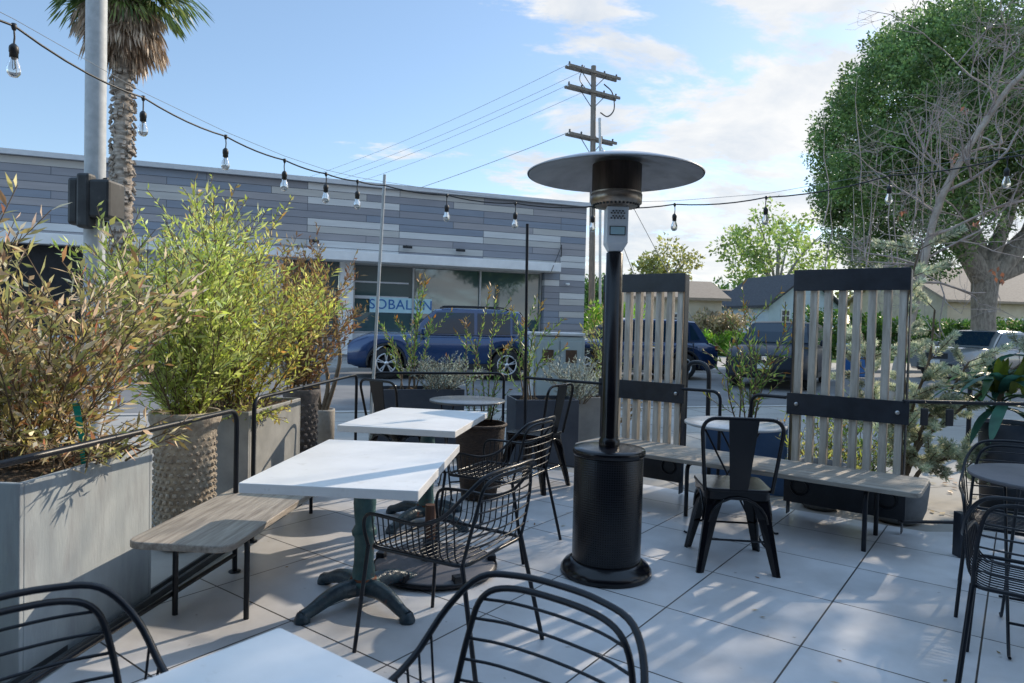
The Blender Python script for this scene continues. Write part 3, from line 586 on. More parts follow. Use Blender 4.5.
# ------------------------------------------------------------------ street furniture
cb = thing('utility_cabinet', 'grey metal utility cabinet with two brown vent panels on the sidewalk', 'cabinet', (.52,8.25,0), R(3))
MB().box((.03,0,.59),(.60,.42,1.14)).build('body', K['cab_grey'], cb, bevel=.01)
MB().box((-.285,0,.60),(.03,.44,1.18)).build('side_panel', K['cab_light'], cb)
MB().box((.0,0,1.19),(.66,.46,.035)).build('lid', K['cab_light'], cb, bevel=.008)
for x in (-.105,.17):
    d_ = MB().box((x,-.216,.62),(.255,.014,.98)).build('door', K['cab_grey'], cb, bevel=.004)
    MB().box((x,-.226,.93),(.13,.008,.15)).build('vent', mat('brown vent', (.05,.03,.02),(.09,.05,.03), scale=30), d_)
    MB().box((x+.02,-.23,.68),(.07,.02,.02)).build('handle', K['trim'], d_)
def pole(x, y, z0, z1, r, dx=0, dy=0, n=12, r2=None): return MB().tube([(x,y,z0),(x+dx,y+dy,z1)], r, n, radii=[r, r2 or r])
sp_ = thing('signal_pole', 'tall galvanised traffic pole with black signal housings rising behind the planters', 'pole', (-3.80,6.2,-.012))
MB().tube([(0,0,0),(.0,0,5.2),(0,0,9)], .10, 20, radii=[.086,.085,.08]).build('post', K['galvpole'], sp_)
MB().lathe([(.17,0),(.17,.03),(.12,.06),(.12,.1)], 20).build('base_flange', K['galvpole'], sp_)
mb = MB(); mb.box((-.105,-.02,2.30),(.11,.26,.42)); mb.build('signal_housing', K['sigbox'], sp_, bevel=.03)
mb = MB(); mb.box((.145,-.06,2.32),(.19,.26,.34)); mb.box((.01,-.14,2.30),(.12,.12,.48)); mb.build('signal_housing', K['sigbox'], sp_, bevel=.025)
MB().tube([(-.1,0,2.5),(.12,0,2.52)], .02, 8).build('bracket', K['trim'], sp_); MB().tube([(-.1,0,2.12),(.12,0,2.12)], .02, 8).build('bracket', K['trim'], sp_)
up = thing('utility_pole', 'weathered timber utility pole with three crossarms behind the building corner', 'utility pole', (3.25,30,-.32))
MB().tube([(0.25,0,0),(.0,0,12.9)], .17, 12, radii=[.15,.11]).build('post', K['util_wood'], up)
MB().tube([(.62,-.1,0),(.38,-.2,9.0),(.30,-.2,10.6)], .06, 8).build('conduit', K['galvpole'], up)
def crossarm(z, a, b, dz=0):
    m_ = MB(); A = Vector((a[0],a[1],z+dz)); B = Vector((b[0],b[1],z-dz)); v = unit(B-A); rz_ = math.atan2(v.y, v.x)
    for off in (-.14,.14):
        c = (A+B)/2 + Vector((-v.y,v.x,0))*off; m_.box(c, ((B-A).length,.08,.11), rz=rz_)
    return m_, A, B
arm_ends = []
for z, hl in ((12.6,1.3),(11.75,1.3),(9.75,1.2)):
    m_, A, B = crossarm(z, (-hl*.92,-.75), (hl*.92,.75)); ca = m_.build('crossarm', K['util_wood'], up); arm_ends.append((A,B))
    ins = MB()
    for f_ in (.04,.28,.72,.96): p_ = A.lerp(B, f_); ins.lathe([(.04,0),(.05,.06),(.03,.1),(.05,.13),(.001,.17)], 8, p_+Vector((0,0,.06)))
    ins.build('insulator', K['sigbox'], ca)
    MB().tube([A.lerp(B,.25), (0,0,z-.7), A.lerp(B,.75)], .02, 5).build('brace', K['trim'], ca)
MB().tube(spline([(.5,.2,12.2),(.9,.4,11.9),(1.0,.4,11.2),(.7,.2,10.8),(.35,0,10.9)],6), .03, 6).build('riser_cable', K['cable'], up)
MB().tube(spline([(-.4,0,12.9),(-.6,-.1,12.3),(-.3,0,11.9),(.1,0,11.5)],6), .02, 6).build('riser_cable', K['cable'], up)
wl = [((2.1,29.4,12.4),'highest'),((2.8,29.8,12.3),'second'),((2.15,29.4,11.55),'third'),((2.9,29.9,11.45),'fourth'),((2.2,29.5,9.55),'lowest')]
for (a_, nm) in wl:
    a_ = Vector(a_); b_ = a_ + Vector((-34,36,-.5)); pts = [a_.lerp(b_, k/24) - Vector((0,0,1.3*4*(k/24)*(1-k/24))) for k in range(25)]
    o = MB().tube(pts, (.010 if nm != 'lowest' else .015), 4).build('power_line', K['cable_l']); tag(o, nm + ' of the five overhead wires running left from the utility pole', 'overhead wire', 'overhead wires left of the utility pole')
for k, (a_, b_, nm) in enumerate([((3.4,30,9.6),(9.5,33,.3),'steep guy wire falling right from the utility pole toward the houses'),((3.4,29.9,8.0),(6.9,31,.2),'lower guy wire falling right from the utility pole')]):
    o = MB().tube([a_, b_], .02, 4).build('guy_wire', K['cable_l']); tag(o, nm, 'wire')
bn = thing('recycling_bin', 'blue wheeled bin on the far verge seen through the right slatted screen', 'bin', (10.35,20.6,-.1), R(20))
MB().add([(-.25,-.28,.06),(.25,-.28,.06),(.25,.28,.06),(-.25,.28,.06),(-.31,-.36,.98),(.31,-.36,.98),(.31,.36,.98),(-.31,.36,.98)], [(3,2,1,0),(4,5,6,7),(0,1,5,4),(1,2,6,5),(2,3,7,6),(3,0,4,7)]).build('body', K['bin_blue'], bn, bevel=.03)
MB().box((0,0,1.02),(.68,.78,.06)).build('lid', K['bin_blue'], bn, bevel=.02)
for x in (-.27,.27): MB().lathe([(.001,-.03),(.12,-.03),(.12,.03),(.001,.03)], 14, (x,.3,.12), Matrix.Rotation(R(90),3,'Y')).build('wheel', K['rubber'], bn)
def rack(x, y, rz, label):
    o = MB().tube(fillet([(-.17,0,-.03),(-.17,0,.93),(.17,0,.93),(.17,0,-.03)], .16, 8), .024, 10).build('bike_rack', K['black_metal'], loc=(x,y,0), rz=rz); tag(o, label, 'bike rack', 'arched bike racks on the sidewalk')
rack(2.02,7.4,R(-60),'black arched bike rack just right of the left slatted screen'); rack(5.2,7.5,R(10),'black arched bike rack beside the broad-leaved plant at the right edge')

# ------------------------------------------------------------------ houses
def gable_house(name, label, loc, rz, Lx, Wy, eave, ridge, wallm, roofm, wins=(), over=.35, axis='x'):
    t = thing(name, label, 'house', loc, rz); hx, hy = Lx/2, Wy/2; m_ = MB()
    m_.add([(-hx,-hy,0),(hx,-hy,0),(hx,hy,0),(-hx,hy,0),(-hx,-hy,eave),(hx,-hy,eave),(hx,hy,eave),(-hx,hy,eave),(-hx,0,ridge),(hx,0,ridge)], [(0,1,5,4),(2,3,7,6),(1,2,6,9,5),(3,0,4,8,7)]); m_.build('wall', wallm, t)
    s_ = (ridge-eave)/hy; ex, ey = hx+over, hy+over; ze = eave - s_*over + .08; zr = ridge+.08; r_ = MB()
    for sg_ in (-1,1): r_.add([(-ex,sg_*ey,ze),(ex,sg_*ey,ze),(ex,0,zr),(-ex,0,zr),(-ex,sg_*ey,ze-.14),(ex,sg_*ey,ze-.14),(ex,0,zr-.14),(-ex,0,zr-.14)], [(0,1,2,3),(4,7,6,5),(0,4,5,1),(1,5,6,2),(3,7,4,0)])
    r_.build('roof', roofm, t)
    for (face, u, z, w_, h_) in wins:
        if face == 'front': c = (u,-hy-.02,z); d_ = (w_,.05,h_); fr = (w_+.16,.03,h_+.16)
        else: c = (hx+.02 if face == 'right' else -hx-.02,u,z); d_ = (.05,w_,h_); fr = (.03,w_+.16,h_+.16)
        f_ = MB().box(c, fr).build('window', K['white_wall'], t); MB().box(c, d_).build('pane', K['carglass'], f_)
        mu = MB(); mu.box(c, (.06,.06,h_) if face != 'front' else (.04,.07,h_)); mu.box(c, (.06,w_,.04) if face != 'front' else (w_,.07,.04)); mu.build('muntin', K['white_wall'], f_)
    return t
h1 = gable_house('gabled_house', 'pale blue house with dark shingle roof and gable behind the right screen', (16.5,42.9,-.1), R(-72), 5.0, 5.0, 3.0, 4.75, K['house_blue'], K['roof_dark'], wins=[('right',-1.35,2.25,.5,.6)])
gable_house('house', 'low blue-grey house wing with dark roof left of the pale blue gable', (13.0,47.5,-.1), R(8), 7.0, 5, 2.9, 4.0, K['house_blue'], K['roof_dark'], wins=[('front',1,1.6,1,.9)])
gable_house('house', 'small beige house with flat eave seen beside the left slatted screen', (8.3,37.5,-.1), R(5), 4.5, 5, 3.0, 3.9, K['house_beige'], K['roof_tan'], wins=[('front',-.1,1.9,.4,.4)])
gable_house('house', 'tan stucco house with wide brown shingle roof behind the pickup', (31.0,45,-.1), R(8), 13, 9, 3.5, 5.7, K['house_tan'], K['roof_tan'], wins=[('front',-2,1.8,1.4,1.1),('front',3.5,1.8,1.4,1.1)])
gable_house('house', 'grey-roofed house at the far right beyond the tan one', (44,50,-.1), R(8), 14, 9, 3.2, 6.1, K['house_beige'], K['galv'], wins=[('front',-3,1.8,1.4,1.1)])
gable_house('house', 'distant pale-roofed house behind the dark roof', (19,62,-.1), R(10), 9, 8, 3.4, 4.9, K['house_beige'], K['roof_tan'])

# ------------------------------------------------------------------ trees and far greenery
def tree_blobs(rg, c, rad, n, r, shell=.62, zmin=None, lump=.12):
    out_ = []
    while len(out_) < n:
        d = Vector((rg.gauss(0,1), rg.gauss(0,1), rg.gauss(0,1))).normalized(); q = shell + (1-shell)*rg.random()**.7
        q *= 1 + lump*math.sin(d.x*5+d.z*4+c[0])*math.cos(d.y*4-d.z*3)
        p = Vector((c[0]+d.x*rad[0]*q, c[1]+d.y*rad[1]*q, c[2]+d.z*rad[2]*q))
        if zmin is not None and p.z < zmin: continue
        out_.append((p.x, p.y, p.z, r*rg.uniform(.7,1.3)))
    return out_
rg = random.Random(5)
fc = thing('round_tree', 'large dense round evergreen tree with pale forked trunk at the right', 'tree', (17.95,26,-.1))
mb = MB(); mb.tube(spline([(0,0,0),(-.05,0,1.2),(-.1,0,2.6),(.0,0,3.6)],5), .6, 16, radii=None); 
tr = MB(); tr.tube(spline([(0,0,-.1),(0,0,.5),(-.05,0,2),(-.05,0,3.3),(0,0,4.2)],4), .6, 18, radii=list(np.interp(np.linspace(0,1,17), [0,.1,.5,.8,1], [.78,.50,.40,.46,.48]))); tr.build('trunk', K['bark'], fc)
br = MB()
for path, r0 in [([(-.1,0,3.5),(-1.2,-.3,4.7),(-2.6,-.4,5.6),(-4,-.3,7.2)],.42),([(0,0,3.8),(-.5,.2,5.4),(-1.2,.3,7.5),(-1.5,0,9.5)],.36),([(.1,0,3.6),(1.2,-.2,5.0),(2.4,-.4,6.4),(3.6,-.3,8)],.46),([(.2,.1,3.6),(2.0,.3,4.3),(3.8,.2,5.3),(5,0,6.5)],.34),([(0,0,4),(.4,-.5,6),(.6,-.8,8)],.3),([(-1.0,-.3,4.5),(-1.6,-1.0,5.2),(-2.2,-1.5,6.3)],.22),([(1.2,-.2,5),(1.2,-.8,6.4),(1.0,-1.2,7.6)],.22)]:
    q = spline(path,5); br.tube(q, r0, 10, radii=list(np.linspace(r0, r0*.35, len(q))))
br.build('limbs', K['bark'], fc)
bl_ = tree_blobs(rg, (-.35,0,8.15), (5.9,5.6,5.9), 820, .50, .86, 3.6, .03) + tree_blobs(rg, (-.35,0,8.3), (5.0,4.7,4.6), 330, .9, .3, 4.6)
bl_ = [b for b in bl_ if not (b[2] < 6.7 and b[0] > -2.3)]
clump_tree(fc, bl_, 250, .125, K['ficusleaf'], seed=3)
def simple_tree(name, label, loc, h, cr, trunk_r, m_, n=70, nl=90, leaf=.22, seed=1, blob=.6, zs=.8, bark='bark', group=None, tb=.4):
    rg = random.Random(seed); t = thing(name, label, 'tree', loc, rg.random()*6, group); cz = h-cr*zs
    tr = MB(); tr.tube(spline([(0,0,-.1),(.05,0,h*.25),(-.05,.05,h*.5),(0,0,cz+cr*.3)],4), trunk_r, 8, radii=list(np.linspace(trunk_r,trunk_r*.4,13))); tr.build('trunk', K[bark], t)
    br = MB()
    for i in range(9):
        a = rg.random()*6.28; q = spline([(0,0,h*tb),(math.cos(a)*cr*.4,math.sin(a)*cr*.4,cz),(math.cos(a)*cr*.85,math.sin(a)*cr*.85,cz+cr*rg.uniform(-.2,.6))],3); br.tube(q, .1, 5, radii=list(np.linspace(trunk_r*.5,.02,len(q))))
    br.build('limbs', K[bark], t)
    clump_tree(t, tree_blobs(rg, (0,0,cz), (cr,cr,cr*zs), n, blob, .35, None, .2), nl, leaf, m_, seed=seed); return t
simple_tree('tree', 'airy pale green tree behind the right slatted screen and blue house', (19.3,50,-.1), 10.3, 4.3, .25, K['paletree'], 95, 45, .30, 4, .62)
simple_tree('tree', 'small green tree rising above the left slatted screen', (13.9,62,-.1), 8.6, 2.6, .2, K['yellowtree'], 45, 60, .35, 9, .8)
simple_tree('tree', 'distant dark tree just left of the small green one', (9.0,66,-.1), 6.8, 2.6, .2, K['hedge'], 40, 60, .35, 10, .8)
for i, (x, y, h, c_, lb) in enumerate([(36,66,8.5,4.5,'yellow-green tree beyond the tan roof left of the big trunk'),(47,64,8.2,5,'yellow-green tree beyond the roofs right of the big trunk'),(57,70,9,5,'farthest right tree on the skyline')]):
    simple_tree('tree', lb, (x,y,-.1), h, c_, .3, K['yellowtree'], 70, 60, .42, 20+i, 1.0, .75, group='background trees beyond the houses')
for i, (x, y, h, c_) in enumerate([(26,75,7.5,4.5),(62,85,9,6),(2.5,80,6.0,3.5),(8,95,7,5)]):
    simple_tree('tree', ['hazy tree between the blue house and tan roof','hazy tree at the far right horizon','hazy low tree seen right of the utility pole','hazy tree above the beige house roof'][i], (x,y,-.1), h, c_, .3, K['hedge'], 60, 45, .5, 40+i, 1.0, .75)
def hedge_obj(name, label, loc, rz, sx_, sy_, sz_, m_, n=60, leaf=.13, seed=1, nl=110, blob=.35):
    rg = random.Random(seed); t = thing(name, label, 'hedge' if 'hedge' in name else 'shrub', loc, rz)
    bs = [(rg.uniform(-sx_,sx_), rg.uniform(-sy_,sy_), rg.uniform(.15,sz_)*(1 - .15*rg.random()), blob*rg.uniform(.7,1.2)) for _ in range(n)]
    clump_tree(t, bs, nl, leaf, m_, seed=seed, name='foliage')
    st_ = MB(); [st_.tube([(rg.uniform(-sx_,sx_)*.8,0,-.05),(rg.uniform(-sx_,sx_)*.8,0,sz_*.8)], .04, 5) for _ in range(6)]; st_.build('stems', K['stem'], t); return t
hedge_obj('hedge', 'tall dark clipped hedge seen through the slats of the right screen', (17.5,34,0), R(12), 3.6, .7, 2.3, K['hedge'], 110, .16, 3)
hedge_obj('hedge', 'dark hedge in front of the tan house behind the pickup', (22.8,33,0), R(12), 2.6, .9, 2.0, K['hedge'], 90, .16, 4)
hedge_obj('hedge', 'bright green low hedge left of the black SUV', (10.0,33,0), R(10), 1.9, .6, 1.0, K['brighthedge'], 70, .12, 5, blob=.32)
hedge_obj('flowering_shrub', 'pale blossoming shrub above the bright green hedge', (10.6,35,0), 0, 1.3, .8, 2.2, K['blossom'], 60, .14, 6, blob=.42)
hedge_obj('shrub', 'dry brown-green shrub on the verge beside the black SUV', (12.0,31.5,0), 0, .8, .6, 1.0, K['brownleaf'], 30, .12, 7)
hedge_obj('shrub', 'pale leafy shrub at the foot of the tan house', (24.8,36,0), 0, 2.2, .8, 1.9, K['blossom'], 60, .16, 8, blob=.45)
hedge_obj('shrub', 'green shrub beside the building corner below the utility pole', (3.9,25.5,0), 0, .8, .8, 2.0, K['brighthedge'], 40, .14, 9, blob=.4)

# palm
pm = thing('palm_tree', 'fan palm with shaggy dead skirt behind the signal pole', 'palm tree', (-8.6,15,-.02))
tp = MB(); prof = []
for k in range(164):
    z = k*.05; prof.append((.245-.0035*k*.2 + (.035 if k % 3 == 0 else 0)*(1 if z > .5 else 2), z))
tp.lathe(prof, 18); rgp = random.Random(2)
for k in range(420):
    z = rgp.uniform(1.5,8.1); a = rgp.random()*2*pi; r_ = .235-.0005*z; M_ = Matrix.Rotation(a,3,'Z') @ Matrix.Rotation(R(-28),3,'Y')
    tp.box((math.cos(a)*r_, math.sin(a)*r_, z), (.05,.07,.10), M=M_)
tp.build('trunk', K['palmtrunk'], pm)
def fan(mbP, mbD, c, az_, el, pet, size, rg, droop=.5, nleaf=36):
    d = Vector((math.cos(az_)*math.cos(el), math.sin(az_)*math.cos(el), math.sin(el))); hub = c + d*pet - Vector((0,0,pet*.12)); side = unit(d.cross(Vector((0,0,1)))); upv = unit(side.cross(d))
    for k in range(nleaf):
        a = (k/(nleaf-1)-.5)*R(230); l = size*(1-.3*abs(a)/2.2)*rg.uniform(.9,1.08); v = unit(d*math.cos(a) + side*math.sin(a) + upv*rg.uniform(-.06,.1))
        mid = hub + v*l*.6; dv = unit(v + Vector((0,0,-droop*1.4))); mbP.append((hub, v, l*.66)); mbP.append((mid, dv, l*.5))
    return hub
for nm, cnt, elr, m_, pets, sz_, dr in (('green_fronds', 52, (-48,70), K['palmgreen'], (.6,.9), .92, .6), ('dead_skirt', 120, (-87,-50), K['palmdead'], (.2,.7), .85, 1.0)):
    rgp = random.Random(4 if nm[0] == 'g' else 8); LP = []; pet = MB()
    for i in range(cnt):
        az_ = 2*pi*i/cnt*3.0 + rgp.random(); el = R(rgp.uniform(*elr)); c = Vector((0,0,8.6 if nm[0] == 'g' else rgp.uniform(7.85,8.6)))
        if nm[0] == 'd': c = c + Vector((math.cos(az_), math.sin(az_), 0))*.16
        hub = fan(LP, None, c, az_, el, rgp.uniform(*pets), sz_*rgp.uniform(.8,1.1), rgp, dr); pet.tube([c, hub], .02, 5)
    P = np.array([tuple(a) for a,b,l in LP]); D = np.array([tuple(b) for a,b,l in LP]); l_ = np.array([l for a,b,l in LP]); o = leaf_object(nm, P, D, l_, .046, m_, pm); pet.build('frond_stalks', K['stem'] if nm[0] == 'g' else K['palmtrunk'], pm)

# bare tree beyond the right screen
bt = thing('bare_tree', 'leafless tree leaning right with tangled grey twigs and a few dead leaves', 'tree', (5.1,9,-.02))
tk = MB(); q = spline([(-.12,0,0),(0,0,.9),(.2,0,1.76),(.42,0,2.93),(.78,0,3.72),(1.26,0,4.5),(1.55,.05,4.82),(2.1,.1,5.7),(2.5,.1,6.6)],6)
tk.tube(q, .09, 10, radii=list(np.interp(np.linspace(0,1,len(q)), [0,.3,.7,1], [.075,.048,.034,.015]))); tk.build('trunk', K['bark_pale'], bt)
tw = MB(); rgb = random.Random(12); DP = []; DD = []
def grow(p, d, l, r_, dep):
    n_ = 4; path = [p]; dd_ = d.copy()
    for k in range(n_):
        dd_ = unit(dd_ + Vector((rgb.gauss(0,.20), rgb.gauss(0,.20), rgb.gauss(.03,.16)))); path.append(path[-1] + dd_*l/n_)
    tw.tube(path, r_, 4 if dep > 1 else 3, radii=list(np.linspace(r_, r_*.5, n_+1)), caps=False)
    if dep == 0:
        if rgb.random() < .006: DP.append(tuple(path[-1])); DD.append((rgb.gauss(0,1), rgb.gauss(0,1), -1))
        return
    for k in range(rgb.choice((2,3,3,4))):
        i = rgb.randint(1, n_); v = Vector((rgb.gauss(0,1), rgb.gauss(0,.8), rgb.gauss(.15,.8))); grow(path[i], unit(dd_*.8 + v*.75), l*rgb.uniform(.55,.85), r_*.6, dep-1)
for (p_, d_, l_, r_) in [((.28,0,2.2),(-1,.2,.5),.8,.026),((.36,0,2.6),(.9,0,.25),1.2,.032),((.42,0,2.9),(-.7,0,1.0),.9,.026),((.55,0,3.2),(1,-.1,.15),1.3,.034),((.6,0,3.4),(-.5,.3,1),1.1,.028),((.78,0,3.7),(1,.3,.3),1.1,.03),((1.0,0,4.1),(.1,0,1.0),1.2,.028),((1.2,0,4.4),(-.4,0,1),1.1,.025),((.3,0,2.3),(.6,.2,.7),1.1,.026),((.22,0,1.9),(-.8,-.2,1.1),.85,.022),((1.3,0,4.55),(1,0,.2),1.1,.026),((.42,0,2.9),(-.2,-.2,1.2),1.1,.02),((.3,0,2.2),(-1,-.1,.2),.75,.022),((.5,0,3.1),(.9,.2,-.25),1.1,.024),((.25,0,2.0),(1,.1,.1),1.4,.03)]:
    grow(Vector(p_), unit(d_), l_*.9, r_*.62, 4)
for _ in range(26):     # long straight shoots
    x0_ = rgb.uniform(-1.0,1.9); z0_ = rgb.uniform(1.9,3.2) + max(0,x0_)*.7; l_ = rgb.uniform(.7,1.6); q_ = [Vector((x0_,rgb.uniform(-.3,.3),z0_))]
    for k in range(5): q_.append(q_[-1]+Vector((rgb.gauss(0,.03),rgb.gauss(0,.03),l_/5)))
    tw.tube(q_, .012, 4, radii=[.009,.008,.007,.006,.004,.003], caps=False)
tw.build('twigs', K['twig'], bt)
DP += [(.9,-.1,2.8),(1.1,-.2,2.2),(-.1,-.1,2.9),(1.25,-.1,2.1)]; DD += [(0,0,-1)]*4
if DP:
    DP = np.repeat(np.array(DP),4,0)+rng.normal(size=(len(DP)*4,3))*.03; DD = np.repeat(np.array(DD,float),4,0)+rng.normal(size=(len(DP),3))*.4; leaf_object('dead_leaves', DP, DD, .085, .05, K['deadleaf'], bt)

# ------------------------------------------------------------------ patio furniture
def square_table(label, loc, rz, sx_, sy_, ped, ironm, zt=.71, prot=0):
    t = thing('square_table', label, 'table', loc, rz, 'white square tables on cast iron pedestals')
    poly = fillet([(-sx_/2,-sy_/2,0),(sx_/2,-sy_/2,0),(sx_/2,sy_/2,0),(-sx_/2,sy_/2,0)], .008, 3, True)
    MB().prism([(p.x,p.y) for p in poly], zt-.036, zt).build('tabletop', K['tabletop'], t, bevel=.0025)
    MB().box((ped[0],ped[1],zt-.044),(.34,.34,.012)).build('mounting_plate', K['black_metal'], t)
    prof = [(.075,.085),(.072,.10),(.052,.115),(.050,.15),(.045,.19),(.045,.30),(.056,.315),(.058,.33),(.050,.345),(.042,.36),(.047,.40),(.052,.46),(.047,.53),(.038,.58),(.042,.595),(.040,.61),(.037,.62),(.037,zt-.05)]
    MB().lathe(prof, 24, (ped[0],ped[1],0)).build('pedestal_column', K['teal_iron'], t)
    MB().lathe([(.062,.095),(.066,.10),(.060,.112),(.052,.116)], 20, (ped[0],ped[1],0)).build('rust_ring', K['rust'], t)
    hubm = MB(); hubm.box((ped[0],ped[1],.075),(.15,.15,.05), rz=prot); hubm.build('hub', ironm, t, bevel=.015)
    for k in range(4):
        a = prot + pi/4 + k*pi/2; d = Vector((math.cos(a), math.sin(a), 0)); c = Vector((ped[0],ped[1],0))
        path = [c+d*r_+Vector((0,0,z)) for r_, z in ((.04,.075),(.12,.08),(.19,.068),(.26,.042),(.315,.024))]
        f_ = MB(); q = spline(path,4); f_.tube(q, .035, 10, radii=list(np.interp(np.linspace(0,1,len(q)), [0,.5,.85,1],[.042,.034,.026,.028])))
        f_.lathe([(.001,0),(.034,.0),(.036,.012),(.024,.04),(.001,.045)], 12, c+d*.315); f_.build('foot', ironm, t)
    return t
ta = square_table('near white square table with turned teal pedestal at the end of the wooden bench', (-.600,2.85,0), R(-4.5), .65, .93, (-.08,.27), K['navy_iron'], prot=R(8))
tb = square_table('farther white square table behind the near one, edge against the wire chair', (-.555,4.16,0), R(-10), .68, .86, (-.02,.25), K['navy_iron'], prot=R(20))
tc_ = square_table('white square tabletop cut off by the bottom edge of the photo', (0,0,0), TH, .66, .66, (0,0), K['navy_iron'], zt=.71)
tc_.location = Vector((-.43,1.29,0)) + ES*.33 - ET*.33

def wood_bench(label, loc, rz, length, width, zt, woodm, legs, r=.012, th=.03, corner=.05):
    t = thing('wooden_bench', label, 'bench', loc, rz); poly = fillet([(-length/2,-width/2,0),(length/2,-width/2,0),(length/2,width/2,0),(-length/2,width/2,0)], corner, 6, True)
    MB().prism([(p.x,p.y) for p in poly], zt-th, zt).build('seat', woodm, t, bevel=.006, seg=3)
    for x in legs:
        for sg_ in (-1,1):
            yy = sg_*(width/2-.055); MB().tube(fillet([(x,yy*.3,zt-th-.014),(x,yy,zt-th-.014),(x,yy,0)], .05, 5), r, 10).build('leg', K['black_metal'], t)
        MB().box((x,0,zt-th-.004),(.04,width-.16,.008)).build('leg_plate', K['black_metal'], t)
    return t
wood_bench('curved-end wooden bench with black legs beside the left planters', (-1.215,3.72,0), R(85.7), 2.15, .43, .405, K['bench_wood'], (-.80,.80), corner=.07)
c = st((-2.72-.43)/2, 4.70); wood_bench('long weathered wooden bench in front of the two slatted screens', c, TH, 2.29, .52, .40, K['bench_wood2'], (-1.02,-.25,.86), r=.014, corner=.06)

def wire_chair():
    t = thing('wire_chair', '', 'chair', group='black wire armchairs'); bm = K['black_metal']
    # arm tube: from front seat corner over the arm and round the back
    half = [(.235,.245,.43),(.245,.262,.515),(.25,.235,.566),(.262,.12,.574),(.268,-.02,.572),(.262,-.13,.612),(.242,-.215,.70),(.19,-.268,.768),(.10,-.292,.785),(0,-.300,.787)]
    full = half + [(-x,y,z) for x,y,z in half[:-1][::-1]]; arm = spline(full,5)
    MB().tube(arm, .0075, 8).build('arm_frame', bm, t)
    back = [(.222,-.20,.43),(.218,-.222,.52),(.205,-.248,.64),(.18,-.262,.725),(.12,-.278,.757),(0,-.288,.762)]
    bfull = spline(back + [(-x,y,z) for x,y,z in back[:-1][::-1]],5); MB().tube(bfull, .0072, 8).build('back_frame', bm, t)
    for sx_ in (1,-1):
        MB().tube(fillet([(sx_*.235,.245,.44),(sx_*.262,.285,0)],.02), .0105, 8, radii=[.0085]*2).build('leg', bm, t)
        MB().tube([(sx_*.222,-.20,.44),(sx_*.255,-.30,0)], .0095, 8).build('leg', bm, t)
    seat = fillet([(.232,.24,.432),(.222,-.205,.432),(-.222,-.205,.432),(-.232,.24,.432)], .05, 5, True); MB().tube(seat, .008, 8, closed=True).build('seat_frame', bm, t)
    def armz(y):
        b = min(half, key=lambda p: abs(p[1]-y)); pts_ = sorted(half[2:8], key=lambda p: p[1]); ys = [p[1] for p in pts_]; return float(np.interp(y, ys, [p[2] for p in pts_])), float(np.interp(y, ys, [p[0] for p in pts_]))
    sw_ = MB()
    for k in range(14):
        y = .215 - k*.030; z, x = armz(y)
        sw_.tube(fillet([(x,y,z),(x-.02,y,.452),(.19,y,.424),(0,y,.418),(-.19,y,.424),(-x+.02,y,.452),(-x,y,z)], .035, 4), .0030, 6)
    sw_.build('seat_wires', bm, t); bw = MB()
    for k in range(6):
        f_ = (k+.6)/6.2; z = .47+.28*f_; i = min(range(len(back)), key=lambda j: abs(back[j][2]-z)); zs = [b[2] for b in back]; x = float(np.interp(z, zs, [b[0] for b in back])); y = float(np.interp(z, zs, [b[1] for b in back]))
        bw.tube(spline([(x,y,z),(x*.6,y-.022,z+.002),(0,y-.03,z+.003),(-x*.6,y-.022,z+.002),(-x,y,z)],3), .0038, 6)
    bw.build('back_wires', bm, t); return t
wc = wire_chair(); wc['label'] = 'black wire armchair facing the near white table, beside the patio heater'; wc.location = (-.22,2.72,0); wc.rotation_euler = (0,0,R(60)); wc.scale = (.97,.97,.97)
GW = 'black wire armchairs'
for loc, rz, lb in [((-.05,4.02,0),62,'black wire armchair facing the farther white table, left of the heater post'),((-.065,1.16,0),143,'nearest black wire armchair, its back hoop cut by the bottom edge beside the tabletop corner'),
                    ((-.74,1.06,0),-130,'black wire armchair at the bottom left corner of the photo'),((1.93,2.40,0),-38,'black wire armchair at the right edge in front of the small round table'),((2.44,3.20,0),146,'black wire armchair behind the round table at the right edge'),]:
    d_ = dup(wc, loc, R(rz), lb, GW); d_.scale = (.97,.97,.97)

